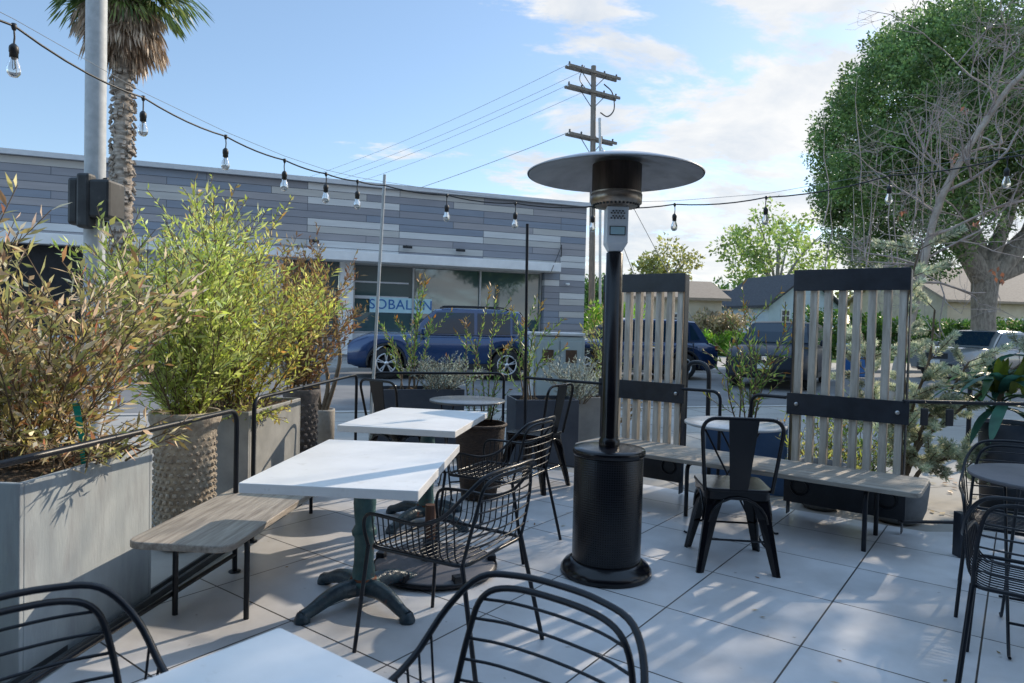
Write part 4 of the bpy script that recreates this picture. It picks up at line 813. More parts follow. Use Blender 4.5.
def cafe_chair():
    t = thing('cafe_chair', '', 'chair', group='black sheet metal cafe chairs'); bm = K['gloss_black']
    poly = fillet([(-.18,-.175,0),(.18,-.175,0),(.19,.175,0),(-.19,.175,0)], .06, 6, True)
    MB().prism([(p.x,p.y) for p in poly], .425,.445).build('seat', bm, t, bevel=.006); 
    MB().prism([(p.x*.96,p.y*.96) for p in poly], .385,.428).build('apron', bm, t)
    for sx_ in (1,-1):
        for sy_ in (1,-1):
            l_ = MB(); secs = []
            for f_, wd in ((0,.085),(.3,.060),(.7,.042),(1,.030)):
                cx, cy, z = sx_*(.145+.06*f_), sy_*(.14+.075*f_), .41*(1-f_)+.0
                secs.append([Vector((cx-sx_*wd, cy, z)), Vector((cx-sx_*wd*.3, cy+sy_*.014, z)), Vector((cx+sx_*.012, cy+sy_*.012, z)), Vector((cx+sx_*.014, cy-sy_*wd*.3, z)), Vector((cx, cy-sy_*wd, z)), Vector((cx-sx_*.010, cy-sy_*.010, z))])
            loft(l_, secs, smooth=False); l_.build('leg', bm, t, bevel=.003)
    # arched skirts between the legs
    sk = MB()
    for ang in range(4):
        M_ = Matrix.Rotation(ang*pi/2,3,'Z'); sk.tube([M_ @ Vector((.155*math.cos(a), -.178, .25+.15*math.sin(a))) for a in np.linspace(0.1,pi-.1,11)], .007, 6)
    sk.build('skirt_ribs', bm, t)
    hoop = fillet([(.175,-.16,.43),(.215,-.235,.83),(-.215,-.235,.83),(-.175,-.16,.43)], .09, 8); MB().tube(hoop, .0105, 10).build('back_hoop', bm, t)
    MB().add([(-.048,-.170,.44),(.048,-.170,.44),(.078,-.243,.828),(-.078,-.243,.828),(-.048,-.176,.44),(.048,-.176,.44),(.078,-.249,.828),(-.078,-.249,.828)], [(0,1,2,3),(7,6,5,4),(0,4,5,1),(1,5,6,2),(2,6,7,3),(3,7,4,0)]).build('back_slat', bm, t, bevel=.002)
    [MB().tube([(-.18,y,.17),(.18,y,.17)], .006, 6).build('stretcher', bm, t) for y in (.175,-.175)]; return t
cc = cafe_chair(); cc['label'] = 'black sheet metal cafe chair with its back to the camera, right of the heater'; cc.location = (1.25,3.80,0); cc.rotation_euler = (0,0,R(-6))
GC = 'black sheet metal cafe chairs'
dup(cc, (.20,5.45,0), R(58), 'black sheet metal cafe chair turned to the left, just left of the heater post', GC)
dup(cc, (-.90,5.50,0), R(-38), 'black sheet metal cafe chair behind the farther white table near the thin pole', GC)

def round_table(label, loc, r_, zt=.71, topm=None, folded=True, rot=0):
    t = thing('round_table', label, 'table', loc, rot, 'small round bistro tables'); MB().lathe([(.001,zt-.018),(r_-.012,zt-.018),(r_,zt-.014),(r_,zt-.002),(r_-.004,zt),(.001,zt)], 48).build('tabletop', topm or K['bistro'], t)
    for sg_ in (1,-1):
        for sx_ in (-.16,.16):
            q = fillet([(sx_+sg_*.01,-sg_*.15,zt-.02),(sx_+sg_*.01,sg_*.20,.05),(sx_+sg_*.01,sg_*.235,.005),(sx_+sg_*.01,sg_*.26,.012)], .02, 4); MB().tube(q, .0065, 8).build('leg', K['black_metal'], t)
    b = MB(); b.tube([(-.17,-.15,zt-.024),(.17,-.15,zt-.024)], .006, 6); b.tube([(-.17,.15,zt-.024),(.17,.15,zt-.024)], .006, 6); b.tube([(-.17,.165,.12),(.17,.165,.12)], .006, 6); b.tube([(-.17,-.165,.12),(.17,-.165,.12)], .006, 6); b.build('crossbar', K['black_metal'], t); return t
K['bistro'] = mat('pale grey enamel top', (.40,.40,.40), (.50,.49,.48), rough=.3, rvar=.1, scale=6, coat=.2)
K['bistro_d'] = mat('dark grey enamel top', (.085,.095,.11), (.13,.14,.155), rough=.3, rvar=.1, scale=6, coat=.2)
round_table('small dark round table in the far left corner of the patio', (-.33,5.22,0), .29, topm=K['bistro_d'], rot=R(20))
round_table('small pale round table in front of the long bench, behind the cafe chair', (1.42,4.30,0), .31, rot=R(60))
round_table('small round table cut off by the right edge of the photo', (2.30,2.84,0), .32, topm=K['disc'], rot=R(-30))

bk = thing('wicker_basket', 'dark brown tapered wicker basket under the small far round table', 'basket', (-.22,5.05,0))
MB().lathe([(.001,.01),(.13,.01),(.17,.30),(.185,.52),(.195,.55),(.175,.55),(.165,.5),(.12,.04),(.001,.04)], 24).build('body', K['wicker'], bk)
MB().tube([(.19*math.cos(a), .19*math.sin(a), .55) for a in np.linspace(0,2*pi,25)[:-1]], .012, 6, closed=True).build('rim', K['wicker'], bk)

ub = thing('umbrella_base', 'low grey round base plate with brown timber stub under the near wire chair', 'umbrella base', (-.375,3.56,0))
MB().lathe([(.001,.012),(.305,.012),(.317,.018),(.320,.030),(.305,.040),(.08,.055),(.001,.055)], 48).build('plate', K['disc'], ub)
MB().lathe([(.321,.014),(.327,.020),(.327,.030),(.321,.036)], 48, caps=False).build('rim', K['black_metal'], ub)
for a in (-115,-62,10,100,170): MB().box((.298*math.cos(R(a)), .298*math.sin(R(a)), .040), (.045,.05,.055), rz=R(a)).build('foot_block', K['black_metal'], ub, bevel=.004)
MB().tube([(-.03,0,.05),(-.03,0,.34)], .028, 12).build('timber_stub', K['brownwood'], ub, bevel=.004)
MB().lathe([(.05,.05),(.05,.10),(.038,.12),(.038,.16),(.03,.16)], 16, (-.03,0,0)).build('collar', K['black_metal'], ub)

# ------------------------------------------------------------------ patio heater
ht = thing('patio_heater', 'tall black mushroom patio heater with wide steel hood in the middle of the patio', 'heater', (.525,3.58,0))
MB().lathe([(.001,0),(.232,0),(.240,.008),(.238,.028),(.222,.050),(.196,.066),(.186,.075),(.001,.075)], 48).build('base', K['gloss_black'], ht)
def perf():
    m, nt, p = nodes('perforated black housing'); N = nt.nodes; L = nt.links
    tc = N.new('ShaderNodeTexCoord'); sp = N.new('ShaderNodeSeparateXYZ'); L.new(tc.outputs['Object'], sp.inputs[0])
    at = N.new('ShaderNodeMath'); at.operation = 'ARCTAN2'; L.new(sp.outputs[1], at.inputs[0]); L.new(sp.outputs[0], at.inputs[1])
    def fr(src, k):
        a = N.new('ShaderNodeMath'); a.operation = 'MULTIPLY'; L.new(src, a.inputs[0]); a.inputs[1].default_value = k
        b = N.new('ShaderNodeMath'); b.operation = 'SINE'; L.new(a.outputs[0], b.inputs[0]); c = N.new('ShaderNodeMath'); c.operation = 'ABSOLUTE'; L.new(b.outputs[0], c.inputs[0]); return c.outputs[0]
    mu = N.new('ShaderNodeMath'); mu.operation = 'MULTIPLY'; L.new(fr(at.outputs[0], 46), mu.inputs[0]); L.new(fr(sp.outputs[2], 260), mu.inputs[1])
    r = N.new('ShaderNodeValToRGB'); r.color_ramp.elements[0].position = .55; r.color_ramp.elements[0].color = (.016,.017,.021,1); r.color_ramp.elements[1].position = .62; r.color_ramp.elements[1].color = (.0015,.0015,.002,1)
    L.new(mu.outputs[0], r.inputs[0]); L.new(r.outputs[0], p.inputs['Base Color']); p.inputs['Roughness'].default_value = .22; p.inputs['Specular IOR Level'].default_value = .3
    b = N.new('ShaderNodeBump'); b.invert = True; b.inputs['Strength'].default_value = .25; b.inputs['Distance'].default_value = .002; L.new(mu.outputs[0], b.inputs['Height']); L.new(b.outputs[0], p.inputs['Normal']); return m
K['perf'] = perf()
MB().lathe([(.178,.073),(.180,.08),(.181,.618),(.178,.622)], 56).build('tank_housing', K['perf'], ht)
MB().lathe([(.001,.622),(.184,.622),(.190,.632),(.190,.652),(.184,.660),(.15,.664),(.06,.672),(.001,.672)], 56).build('housing_lid', K['gloss_black'], ht)
MB().lathe([(.055,.672),(.055,.70),(.046,.712),(.044,.72),(.044,1.68),(.03,1.69)], 28).build('post', K['gloss_black'], ht)
cbx = MB(); cbx.add([(-.055,-.075,1.728),(.055,-.075,1.728),(.055,.05,1.728),(-.055,.05,1.728),(-.055,-.075,1.913),(.055,-.075,1.913),(.055,.05,1.913),(-.055,.05,1.913),(-.035,-.04,1.688),(.035,-.04,1.688),(.035,.03,1.688),(-.035,.03,1.688)], [(4,5,6,7),(0,1,5,4),(1,2,6,5),(2,3,7,6),(3,0,4,7),(8,9,1,0),(9,10,2,1),(10,11,3,2),(11,8,0,3),(11,10,9,8)])
cbo = cbx.build('control_box', mat('pale grey control plate', (.58,.63,.68), (.66,.71,.76), rough=.5, metal=.0, scale=9), ht, bevel=.004)
hl = MB()
for zz, n_, off in ((1.889,4,0),(1.878,5,0),(1.863,4,0),(1.852,5,0)):
    for k in range(n_): x = (k-(n_-1)/2)*.0165; hl.box((x,-.0775,zz), (.008,.004,.006))
hl.build('vent_holes', K['trim'], cbo)
MB().box((.0,-.0785,1.788),(.072,.005,.038)).build('info_label', mat('pale blue label', (.35,.55,.62),(.42,.6,.66), rough=.4), cbo)
MB().box((.0,-.0775,1.788),(.080,.004,.046)).build('label_border', K['trim'], cbo)
MB().lathe([(.06,1.908),(.10,1.918),(.132,1.938),(.134,1.983),(.128,1.988)], 48).build('burner_collar', K['bronze'], ht)
vh = MB()
for k in range(36): a = 2*pi*k/36; vh.box((.118*math.cos(a), .118*math.sin(a), 1.928), (.008,.010,.012), rz=a)
vh.build('collar_slots', K['trim'], ht)
MB().lathe([(.128,1.983),(.128,2.138)], 48, caps=False).build('burner_screen', K['burner'], ht)
MB().lathe([(.131,1.983),(.131,1.993)], 48, caps=False).build('burner_ring', K['bronze'], ht)
hp = [(.466,2.128),(.468,2.134),(.44,2.146),(.36,2.172),(.26,2.196),(.15,2.212),(.05,2.220),(.001,2.221),(.001,2.213),(.05,2.212),(.15,2.204),(.26,2.188),(.36,2.164),(.44,2.138),(.460,2.128)]
MB().lathe([(r_*.975,z_-.047) for r_,z_ in hp], 72, c=(-.012,0,0), caps=False).build('hood', K['hood'], ht)
hb = MB(); [hb.lathe([(.001,0),(.012,0),(.010,.008),(.001,.010)], 8, (.2*math.cos(a),.2*math.sin(a),2.160)) for a in (0,2.09,4.19)]; hb.lathe([(.001,0),(.02,0),(.012,.015),(.001,.016)], 10, (-.012,0,2.172)); hb.build('hood_bolts', K['steel'], ht)

# ------------------------------------------------------------------ slatted screens
def screen_():
    t = thing('slatted_screen', '', 'screen', group='slatted wooden screens behind the long bench'); W_ = .70
    for k in range(8):
        x = -W_/2+.035 + k*(W_-.07)/7; MB().box((x,.045,.91),(.046,.058,1.54)).build('slat', K['slat_wood'], t, bevel=.003)
    MB().box((0,.003,1.65),(W_+.012,.012,.145)).build('top_band', K['band'], t, bevel=.002)
    MB().box((0,.003,.79),(W_+.05,.012,.15)).build('middle_band', K['band'], t, bevel=.002)
    fb = MB().box((0,.003,.215),(W_+.05,.012,.23)).build('bottom_band', K['band'], t, bevel=.002)
    for x in (-.27,.27): MB().tube([(x+.055*math.cos(a), -.008, .215+.055*math.sin(a)) for a in np.linspace(0,2*pi,21)[:-1]], .008, 6, closed=True).build('ring_handle', K['black_metal'], fb)
    for x in (-.31,.31):
        for z in (.79,): MB().lathe([(.001,-.012),(.012,-.012),(.014,-.006),(.014,.001)], 12, (x,-.004,z), Matrix.Rotation(R(-90),3,'X')).build('bolt', K['steel'], t)
    for x in (-W_/2-.004,W_/2+.004): MB().box((x,.046,.86),(.006,.075,1.70)).build('edge_strip', K['band'], t)
    return t
sc = screen_(); sc['label'] = 'left of the two slatted wooden screens, directly behind the heater post'; sc.location = st(-2.45,5.00); sc.rotation_euler = (0,0,TH)
dup(sc, st(-.940,5.00), TH, 'right of the two slatted wooden screens, with black bands and bolts', 'slatted wooden screens behind the long bench')

# ------------------------------------------------------------------ railings
def railing(label, a, b, z=.83, zl=.09, posts=(1,1), low=True, r=.0125):
    a, b = Vector(a), Vector(b); t = thing('metal_railing', label, 'railing', ((a+b)/2), 0, 'black tube railings around the patio'); a2, b2 = a-(a+b)/2, b-(a+b)/2
    pts = ([(a2.x,a2.y,0)] if posts[0] else []) + [(a2.x,a2.y,z),(b2.x,b2.y,z)] + ([(b2.x,b2.y,0)] if posts[1] else [])
    MB().tube(fillet(pts, .075, 6), r, 12).build('rail_hoop', K['black_metal'], t)
    if low: MB().tube([(a2.x,a2.y,zl),(b2.x,b2.y,zl)], r*.9, 8).build('lower_rail', K['black_metal'], t)
    for p_, on in ((a2,posts[0]),(b2,posts[1])):
        if on: MB().lathe([(.001,0),(.03,0),(.03,.006),(.001,.006)], 12, (p_.x,p_.y,0)).build('foot_plate', K['black_metal'], t)
railing('black tube railing hoop in front of the pale planter at the left edge', (-1.80,.2,0), (-1.385,3.45,0), .83)
railing('black tube railing hoop in front of the square galvanised planter', (-1.475,3.92,0), (-1.325,5.85,0), .83)
railing('black tube railing hoop across the far end of the patio behind the dark round table', (-1.20,5.88,0), (-.065,6.22,0), .845)
railing('short black rail between the thin black pole and the left screen', (.13,6.10,0), tuple(st(-2.80,5.0)), .82, posts=(0,0))
railing('short black railing stub on the right side of the left screen', tuple(st(-2.09,5.0)), tuple(st(-1.80,5.03)), .83, posts=(0,1), low=False)
railing('short black railing stub on the left side of the right screen', tuple(st(-1.32,5.0)), tuple(st(-1.57,5.03)), .83, posts=(0,1), low=False)
railing('black rail running from the right screen to the right edge', tuple(st(-.60,5.0)), (4.6,4.42,0), .865, posts=(0,1))
o = MB().box((2.66,3.98,.13),(.05,.07,.26)).build('bollard_post', K['band'], bevel=.006); tag(o, 'short square black post standing beside the round table at the right edge', 'post')
for i, x in enumerate((2.62,2.78)):
    ll_ = thing('hanging_tag', ['left','right'][i] + ' of the two small dark tags hanging from the rail right of the screen', 'tag', (x,4.31,.86), 0, 'dark tags hanging from the rail')
    MB().tube([(0,.0,.016),(0,.016,.0),(0,0,-.03),(0,-.016,0)], .002, 5, closed=True).build('hook', K['black_metal'], ll_)
    MB().box((0,0,-.085),(.050,.014,.11)).build('body', K['cable'], ll_, bevel=.012)
o = pole(-1.20,5.80,0,2.53,.013,.09,0).build('thin_pole', K['galvpole']); tag(o, 'thin leaning galvanised pole holding the string lights behind the white tables', 'pole')
o = pole(.14,6.10,0,2.19,.013,-.03,0).build('thin_pole', K['black_metal']); tag(o, 'thin black pole standing behind the cafe chair left of the heater', 'pole')

# ------------------------------------------------------------------ string lights
KP = [(-3.4,.2,3.0),(-2.62,2.0,2.66),(-2.27,3.10,2.58),(-2.23,4.10,2.59),(-1.99,4.70,2.53),(-1.72,5.10,2.47),(-1.48,5.35,2.43),(-1.28,5.55,2.42),(-1.10,5.75,2.43),(-.59,5.9,2.39),(0,6.1,2.37),(.69,6.1,2.36),(1.37,5.9,2.36),(2.08,5.7,2.40),(2.99,5.5,2.56),(3.71,5.2,2.65),(4.6,4.8,2.85)]
path = []
for i in range(len(KP)-1):
    a, b = Vector(KP[i]), Vector(KP[i+1]); dist = (b-a).length
    for k in range(6): f_ = k/6; path.append(a.lerp(b, f_) - Vector((0,0,.035*dist*4*f_*(1-f_))))
path.append(Vector(KP[-1]))
o = MB().tube(path, .0055, 7).build('string_light_cable', K['cable']); tag(o, 'black string light cable sweeping across the whole patio', 'cable')
o = MB().tube([Vector(p)+Vector((0,0,.03)) for p in KP], .0016, 4).build('support_wire', K['cable_l']); tag(o, 'thin steel support wire just above the string light cable', 'wire')
bulb_labels = ['largest bulb, nearest the top left corner','bulb just right of the palm trunk','third bulb from the left, above the green bush','bulb right of the green bush, fourth from the left','fifth bulb from the left, just below the roof line','sixth bulb from the left, beside the thin leaning pole',None,'bulb over the cladding, first one right of the thin pole','bulb over the cladding, last one left of the heater hood','bulb half hidden beside the heater control box','first bulb right of the heater hood against the sky','bulb hanging above the right slatted screen gap against the sky','bulb hanging in front of the round tree','bulb nearest the right edge among bare twigs']
idxs = [2,3,4,5,6,7,9,10,11,12,13,14,15]; labs = [l for l in bulb_labels if l]; bproto = None
for i, lb in zip(idxs, labs):
    p_ = Vector(KP[i]); full = 'clear glass ' + lb
    if bproto is None:
        bproto = thing('light_bulb', full, 'light bulb', p_, 0, 'clear bulbs hanging from the string light cable')
        MB().lathe([(.001,.012),(.010,.010),(.012,-.005),(.007,-.02),(.001,-.022)], 10).build('clip', K['cable'], bproto)
        MB().tube([(0,0,-.01),(.003,0,-.05),(0,0,-.085)], .0042, 6).build('cord', K['cable'], bproto)
        MB().lathe([(.001,-.078),(.008,-.08),(.018,-.092),(.0195,-.10),(.0195,-.118),(.0175,-.12),(.0175,-.142),(.001,-.142)], 16).build('socket', K['cable'], bproto)
        gl = MB().lathe([(.015,-.142),(.017,-.155),(.025,-.175),(.0285,-.195),(.026,-.212),(.016,-.226),(.001,-.231)], 20, caps=False).build('glass', K['bulb'], bproto)
        MB().tube([(.006,0,-.142),(.008,0,-.185),(0,0,-.195),(-.008,0,-.185),(-.006,0,-.142)], .0018, 5).build('filament', K['filament'], gl)
    else: dup(bproto, p_, random.random()*6, full, 'clear bulbs hanging from the string light cable')

# ------------------------------------------------------------------ planters
def box_planter(name, label, c, rz, sx_, sy_, h, m_, soil=True, wall=.02, group=None):
    t = thing(name, label, 'planter', c, rz, group); b_ = MB(); x, y = sx_/2, sy_/2
    for (cx, cy, dx, dy) in ((0,-y+wall/2,sx_,wall),(0,y-wall/2,sx_,wall),(-x+wall/2,0,wall,sy_-2*wall-.001),(x-wall/2,0,wall,sy_-2*wall-.001)): b_.box((cx,cy,h/2),(dx,dy,h))
    b_.build('body', m_, t, bevel=.004)
    if soil:
        s_ = MB(); n_ = 14; vs = [(-x+wall+(sx_-2*wall)*i/n_, -y+wall+(sy_-2*wall)*j/n_, h-.035+.03*math.sin(i*2.1+j*1.3)*math.cos(j*1.7)) for j in range(n_+1) for i in range(n_+1)]
        s_.add(vs, [(j*(n_+1)+i, j*(n_+1)+i+1, (j+1)*(n_+1)+i+1, (j+1)*(n_+1)+i) for j in range(n_) for i in range(n_)]); s_.build('soil', K['soil'], t)
    return t
LA = R(-4.5)
def left_box(name, label, xf, y0, y1, depth, h, m_):   # right face at x=xf (mean)
    return box_planter(name, label, (xf-depth/2, (y0+y1)/2, -.012), LA, depth, y1-y0, h, m_)
left_box('concrete_planter', 'large pale square planter at the left edge with leaf shadows on its face', -1.675, 2.40, 3.17, .78, .71, K['fibre'])
left_box('metal_planter', 'pale galvanised square planter behind the second railing hoop', -1.62, 4.33, 5.18, .62, .71, K['galv'])
def round_pot(name, label, loc, prof, m_, soilz, soilr, lattice=None):
    t = thing(name, label, 'pot', loc); MB().lathe(prof, 36).build('body', m_, t); MB().lathe([(.001,soilz+.01),(soilr,soilz)], 20, caps=False).build('soil', K['soil'], t)
    if lattice:
        r0, z0, z1, nu, nv, sz_ = lattice; l_ = MB()
        for j in range(nv):
            for i in range(nu):
                a = 2*pi*(i+.5*(j%2))/nu; z = z0+(z1-z0)*(j+.5)/nv; q_ = random.uniform(.75,1.2); l_.lathe([(sz_*.7*q_,0),(sz_*.45*q_,.008*q_),(.001,.011*q_)], 5, (r0*math.cos(a), r0*math.sin(a), z), Matrix.Rotation(a,3,'Z') @ Matrix.Rotation(R(90),3,'Y'), smooth=False)
        l_.build('relief', m_, t)
    return t
round_pot('stone_pot', 'tall sandy stone pot with carved relief and rolled rim beside the pale planter', (-1.84,3.86,.012), [(.001,0),(.14,0),(.145,.03),(.160,.60),(.172,.66),(.188,.70),(.192,.735),(.18,.75),(.165,.745),(.155,.70),(.15,.66)], K['tan_pot'], .70, .165, (.157,.05,.62,26,15,.020))
round_pot('lattice_pot', 'tall dark pot with lattice relief beyond the galvanised planter', (-1.80,5.86,-.012), [(.001,0),(.12,0),(.14,.6),(.155,.66),(.16,.70),(.145,.71),(.13,.66)], K['dark_pot'], .66, .14, (.136,.05,.60,16,11,.026))
round_pot('concrete_pot', 'short grey concrete pot holding the thick-stemmed plant', (-1.86,6.75,-.012), [(.001,0),(.115,0),(.12,.40),(.118,.42),(.10,.42),(.095,.36)], K['conc_pot'], .38, .11)
box_planter('box_planter', 'long dark blue planter outside the far railing on the left', (-.92,6.72,-.012), R(17), .86, .40, .66, K['dark_planter'])
box_planter('box_planter', 'dark grey planter behind the cafe chair left of the heater', (.30,6.45,-.012), R(12), .60, .42, .62, K['dark_planter'])
box_planter('box_planter', 'square grey planter just left of the left slatted screen', (.80,6.95,-.012), R(12), .42, .40, .60, K['greyface'])
box_planter('box_planter', 'bright blue planter behind the small pale round table', (1.93,5.62,-.012), R(-12), .62, .40, .56, K['blue_planter'])
for (x, y, r_, h_, lb) in ((2.32,5.05,.17,.34,'rounded grey pot under the right screen, left one'),(2.72,4.74,.185,.29,'rounded grey pot just past the end of the long bench')):
    round_pot('rounded_pot', lb, (x,y,-.012), [(.001,0),(r_*.6,0),(r_*.82,.03),(r_*.95,.10),(r_,.2),(r_*1.04,h_),(r_*.94,h_),(r_*.9,h_-.05)], K['potgrey'], h_-.04, r_*.92)
round_pot('tall_planter', 'tall dark pot behind the wire chair at the right edge', (3.78,5.15,-.012), [(.001,0),(.17,0),(.20,.60),(.21,.66),(.19,.66),(.18,.6)], K['dark_planter'], .62, .185)
round_pot('low_bowl', 'low pale bowl of grass in the bottom left corner', (-2.08,2.02,-.012), [(.001,0),(.16,0),(.24,.20),(.25,.23),(.22,.22),(.2,.18)], K['tan_pot'], .2, .22)

# ------------------------------------------------------------------ plants
def plant(name, label, loc, **kw):
    t = thing(name, label, 'plant', loc, random.random()*6); leafm = kw.pop('leafm'); shrub(t, leafm, **kw); return t
plant('leafy_shrub', 'big loose shrub with narrow olive and reddish leaves in the pale planter', (-2.04,2.88,.70), leafm=K['redleaf'], n=34, h=1.10, spread=.62, ll=.066, lw=.0150, seed=3, twigs=12, base=.24, gap=.50, tl=(.14,.34), start=.08)
plant('leafy_shrub', 'low trailing red and green growth over the rim of the pale planter', (-1.75,2.80,.72), leafm=K['redleaf'], n=24, h=.26, spread=.34, ll=.06, lw=.012, seed=33, twigs=5, base=.2, gap=.55, droop=.34, start=.02)
plant('leafy_shrub', 'bright green narrow-leaved shrub in the sandy stone pot', (-1.84,3.88,.70), leafm=K['greenleaf'], n=34, h=1.50, spread=.56, ll=.056, lw=.0130, seed=5, twigs=14, base=.1, gap=.44, start=.02, tl=(.10,.26))
plant('leafy_shrub', 'yellow-green dense shrub in the galvanised planter', (-1.93,4.75,.68), leafm=K['oliveleaf'], n=38, h=1.52, spread=.66, ll=.052, lw=.0145, seed=6, twigs=14, base=.2, gap=.42, start=.02, tl=(.10,.26))
plant('leafy_shrub', 'brown-leaved shrub in the dark lattice pot', (-1.82,5.86,.66), leafm=K['brownleaf'], n=28, h=1.6, spread=.46, ll=.055, lw=.016, seed=7, twigs=12, base=.09, gap=.46, tl=(.08,.22))
plant('trailing_plant', 'small pale trailing plant spilling over the galvanised planter edge', (-1.66,4.45,.68), leafm=K['oliveleaf'], n=12, h=.10, spread=.22, ll=.03, lw=.016, seed=8, twigs=5, base=.06, gap=.8, droop=.5, tl=(.6,1.6))
# ribbon
o = MB(); o.add([(-1.755,2.79,.66),(-1.735,2.80,.66),(-1.75,2.80,.80),(-1.77,2.79,.80),(-1.79,2.78,.93),(-1.765,2.79,.93)], [(0,1,2,3),(3,2,5,4)]); o = o.build('plant_ribbon', K['teal_tape']); tag(o, 'teal plastic ribbon tied to the shrub in the pale planter', 'ribbon')
# thick stemmed succulent
ss = thing('thick_stemmed_plant', 'thorny thick-stemmed plant with a few broad leaves and a red flower in the concrete pot', 'plant', (-1.86,6.75,.38))
sm = MB()
for pth in ([(0,0,0),(.05,0,.3),(-.02,0,.6),(-.06,0,.95)], [(.03,0,0),(.13,0,.35),(.16,0,.6),(.08,0,1.0)], [(-.03,0,0),(-.05,0,.4),(.02,0,.7),(-.10,0,1.2)]):
    q = spline(pth,5); sm.tube(q, .022, 8, radii=list(np.linspace(.024,.015,len(q))))
    for k in range(40):
        i = rgb.randrange(len(q)-1); a = rgb.random()*6.28; sm.tube([q[i], q[i]+Vector((math.cos(a)*.035, math.sin(a)*.035, .01))], .0018, 3, caps=False)
sm.build('stems', K['stem'], ss)
P = []; D = []
for c_, n_ in (((-.06,0,.98),7),((.09,0,1.02),8),((-.10,0,1.2),6)):
    for k in range(n_): a = 6.28*k/n_+rgb.random(); P.append(c_); D.append((math.cos(a), math.sin(a), rgb.uniform(-.5,.5)))
leaf_object('leaves', P, D, .20, .085, K['stalkleaf'], ss, N=np.tile([0,0,1.], (len(P),1))+rng.normal(size=(len(P),3))*.3)
P = [(-.12,-.02,1.12)]*9; D = rng.normal(size=(9,3)); leaf_object('flower', P, D, .035, .03, leafmat('red petals', [(.5,.01,.01),(.6,.03,.02)], .3), ss)
shr = dict(gap=.26, ang=.62, start=.2)
plant('stalk_plant', 'tall leafy stalks with orange tips behind the thin leaning pole', (-1.02,6.78,.63), leafm=K['stalkleaf'], n=7, h=1.40, spread=.34, ll=.058, lw=.014, seed=15, twigs=1, tips=K['tipleaf'], stemr=.006, lmin=.45, **shr)
plant('silver_shrub', 'rounded silver-grey shrub in the long dark blue planter', (-.68,6.70,.63), leafm=K['silverleaf'], n=26, h=.42, spread=.40, ll=.035, lw=.008, seed=16, twigs=8, base=.14, gap=.35)
plant('stalk_plant', 'leafy orange-tipped stalks above the dark round table', (-.28,7.25,.0), leafm=K['stalkleaf'], n=6, h=2.1, spread=.26, ll=.055, lw=.014, seed=17, twigs=3, tips=K['tipleaf'], stemr=.007, base=.12, gap=.36, ang=.62, tl=(.08,.2))
plant('stalk_plant', 'leafy orange-tipped stalks in the dark grey planter by the black pole', (.16,6.50,.58), leafm=K['stalkleaf'], n=6, h=1.42, spread=.20, ll=.056, lw=.014, seed=18, twigs=1, tips=K['tipleaf'], stemr=.006, **shr)
plant('silver_shrub', 'loose silver-grey shrub left of the left slatted screen', (.66,6.72,.56), leafm=K['silverleaf'], n=24, h=.55, spread=.42, ll=.035, lw=.008, seed=19, twigs=9, base=.12, gap=.36)
plant('stalk_plant', 'yellowish leafy stalks squeezed between the cabinet and the left screen', (1.08,8.1,0), leafm=K['oliveleaf'], n=9, h=1.75, spread=.22, ll=.07, lw=.015, seed=20, twigs=3, stemr=.006, gap=.5, ang=.6)
plant('small_shrub', 'small dusky purple shrub at the foot of the left screen', (1.12,7.0,.3), leafm=K['brownleaf'], n=12, h=.32, spread=.18, ll=.03, lw=.014, seed=21, twigs=5)
plant('stalk_plant', 'tall narrow-leaved shrub in the bright blue planter between the screens', (1.95,5.62,.52), leafm=K['stalkleaf'], n=9, h=1.24, spread=.34, ll=.062, lw=.014, seed=22, twigs=4, tips=K['tipleaf'], stemr=.007, gap=.42, ang=.62, tl=(.14,.32))
plant('low_shrub', 'low green and yellow planting seen through the slats of the right screen', (2.55,5.55,-.01), leafm=K['oliveleaf'], n=20, h=.75, spread=.45, ll=.06, lw=.016, seed=23, twigs=6, base=.2, gap=.6)
plant('low_shrub', 'dark green planting seen through the slats right of centre', (2.9,5.75,-.01), leafm=K['stalkleaf'], n=16, h=1.0, spread=.4, ll=.06, lw=.014, seed=24, twigs=6, base=.2, gap=.6)
# woolly bush
wb_ = thing('woolly_bush', 'gnarled bush with fluffy grey-green needle branches right of the right screen', 'shrub', (3.02,5.20,-.012))
st_ = MB(); P = []; D = []; rgw = random.Random(31)
def wool(p0, p1, r_=.045, dens=1150):
    p0, p1 = Vector(p0), Vector(p1); l = (p1-p0).length; d = unit(p1-p0)
    for k in range(int(dens*l)):
        f_ = rgw.random(); p = p0.lerp(p1, f_); a = unit(Vector((rgw.gauss(0,1), rgw.gauss(0,1), rgw.gauss(0,1))).cross(d)); P.append(tuple(p)); D.append(tuple(a*.9 + d*.55))
mains = [[(0,0,0),(.03,0,.25),(.18,.05,.5),(.42,.0,.75),(.72,-.05,1.02),(.95,-.1,1.25)], [(0,0,0),(-.02,0,.4),(.02,.05,.8),(-.05,0,1.2),(-.02,0,1.6),(.05,0,1.95)], [(0,0,0),(.08,.1,.3),(.10,.1,.7),(.22,.1,1.1),(.25,.1,1.5)], [(0,0,0),(.12,-.05,.3),(.35,-.1,.38),(.5,-.1,.2)], [(.03,0,.25),(.2,.1,.6),(.45,.2,.85),(.6,.2,1.1)], [(0,0,.3),(-.2,.1,.8),(-.3,.1,1.3)]]
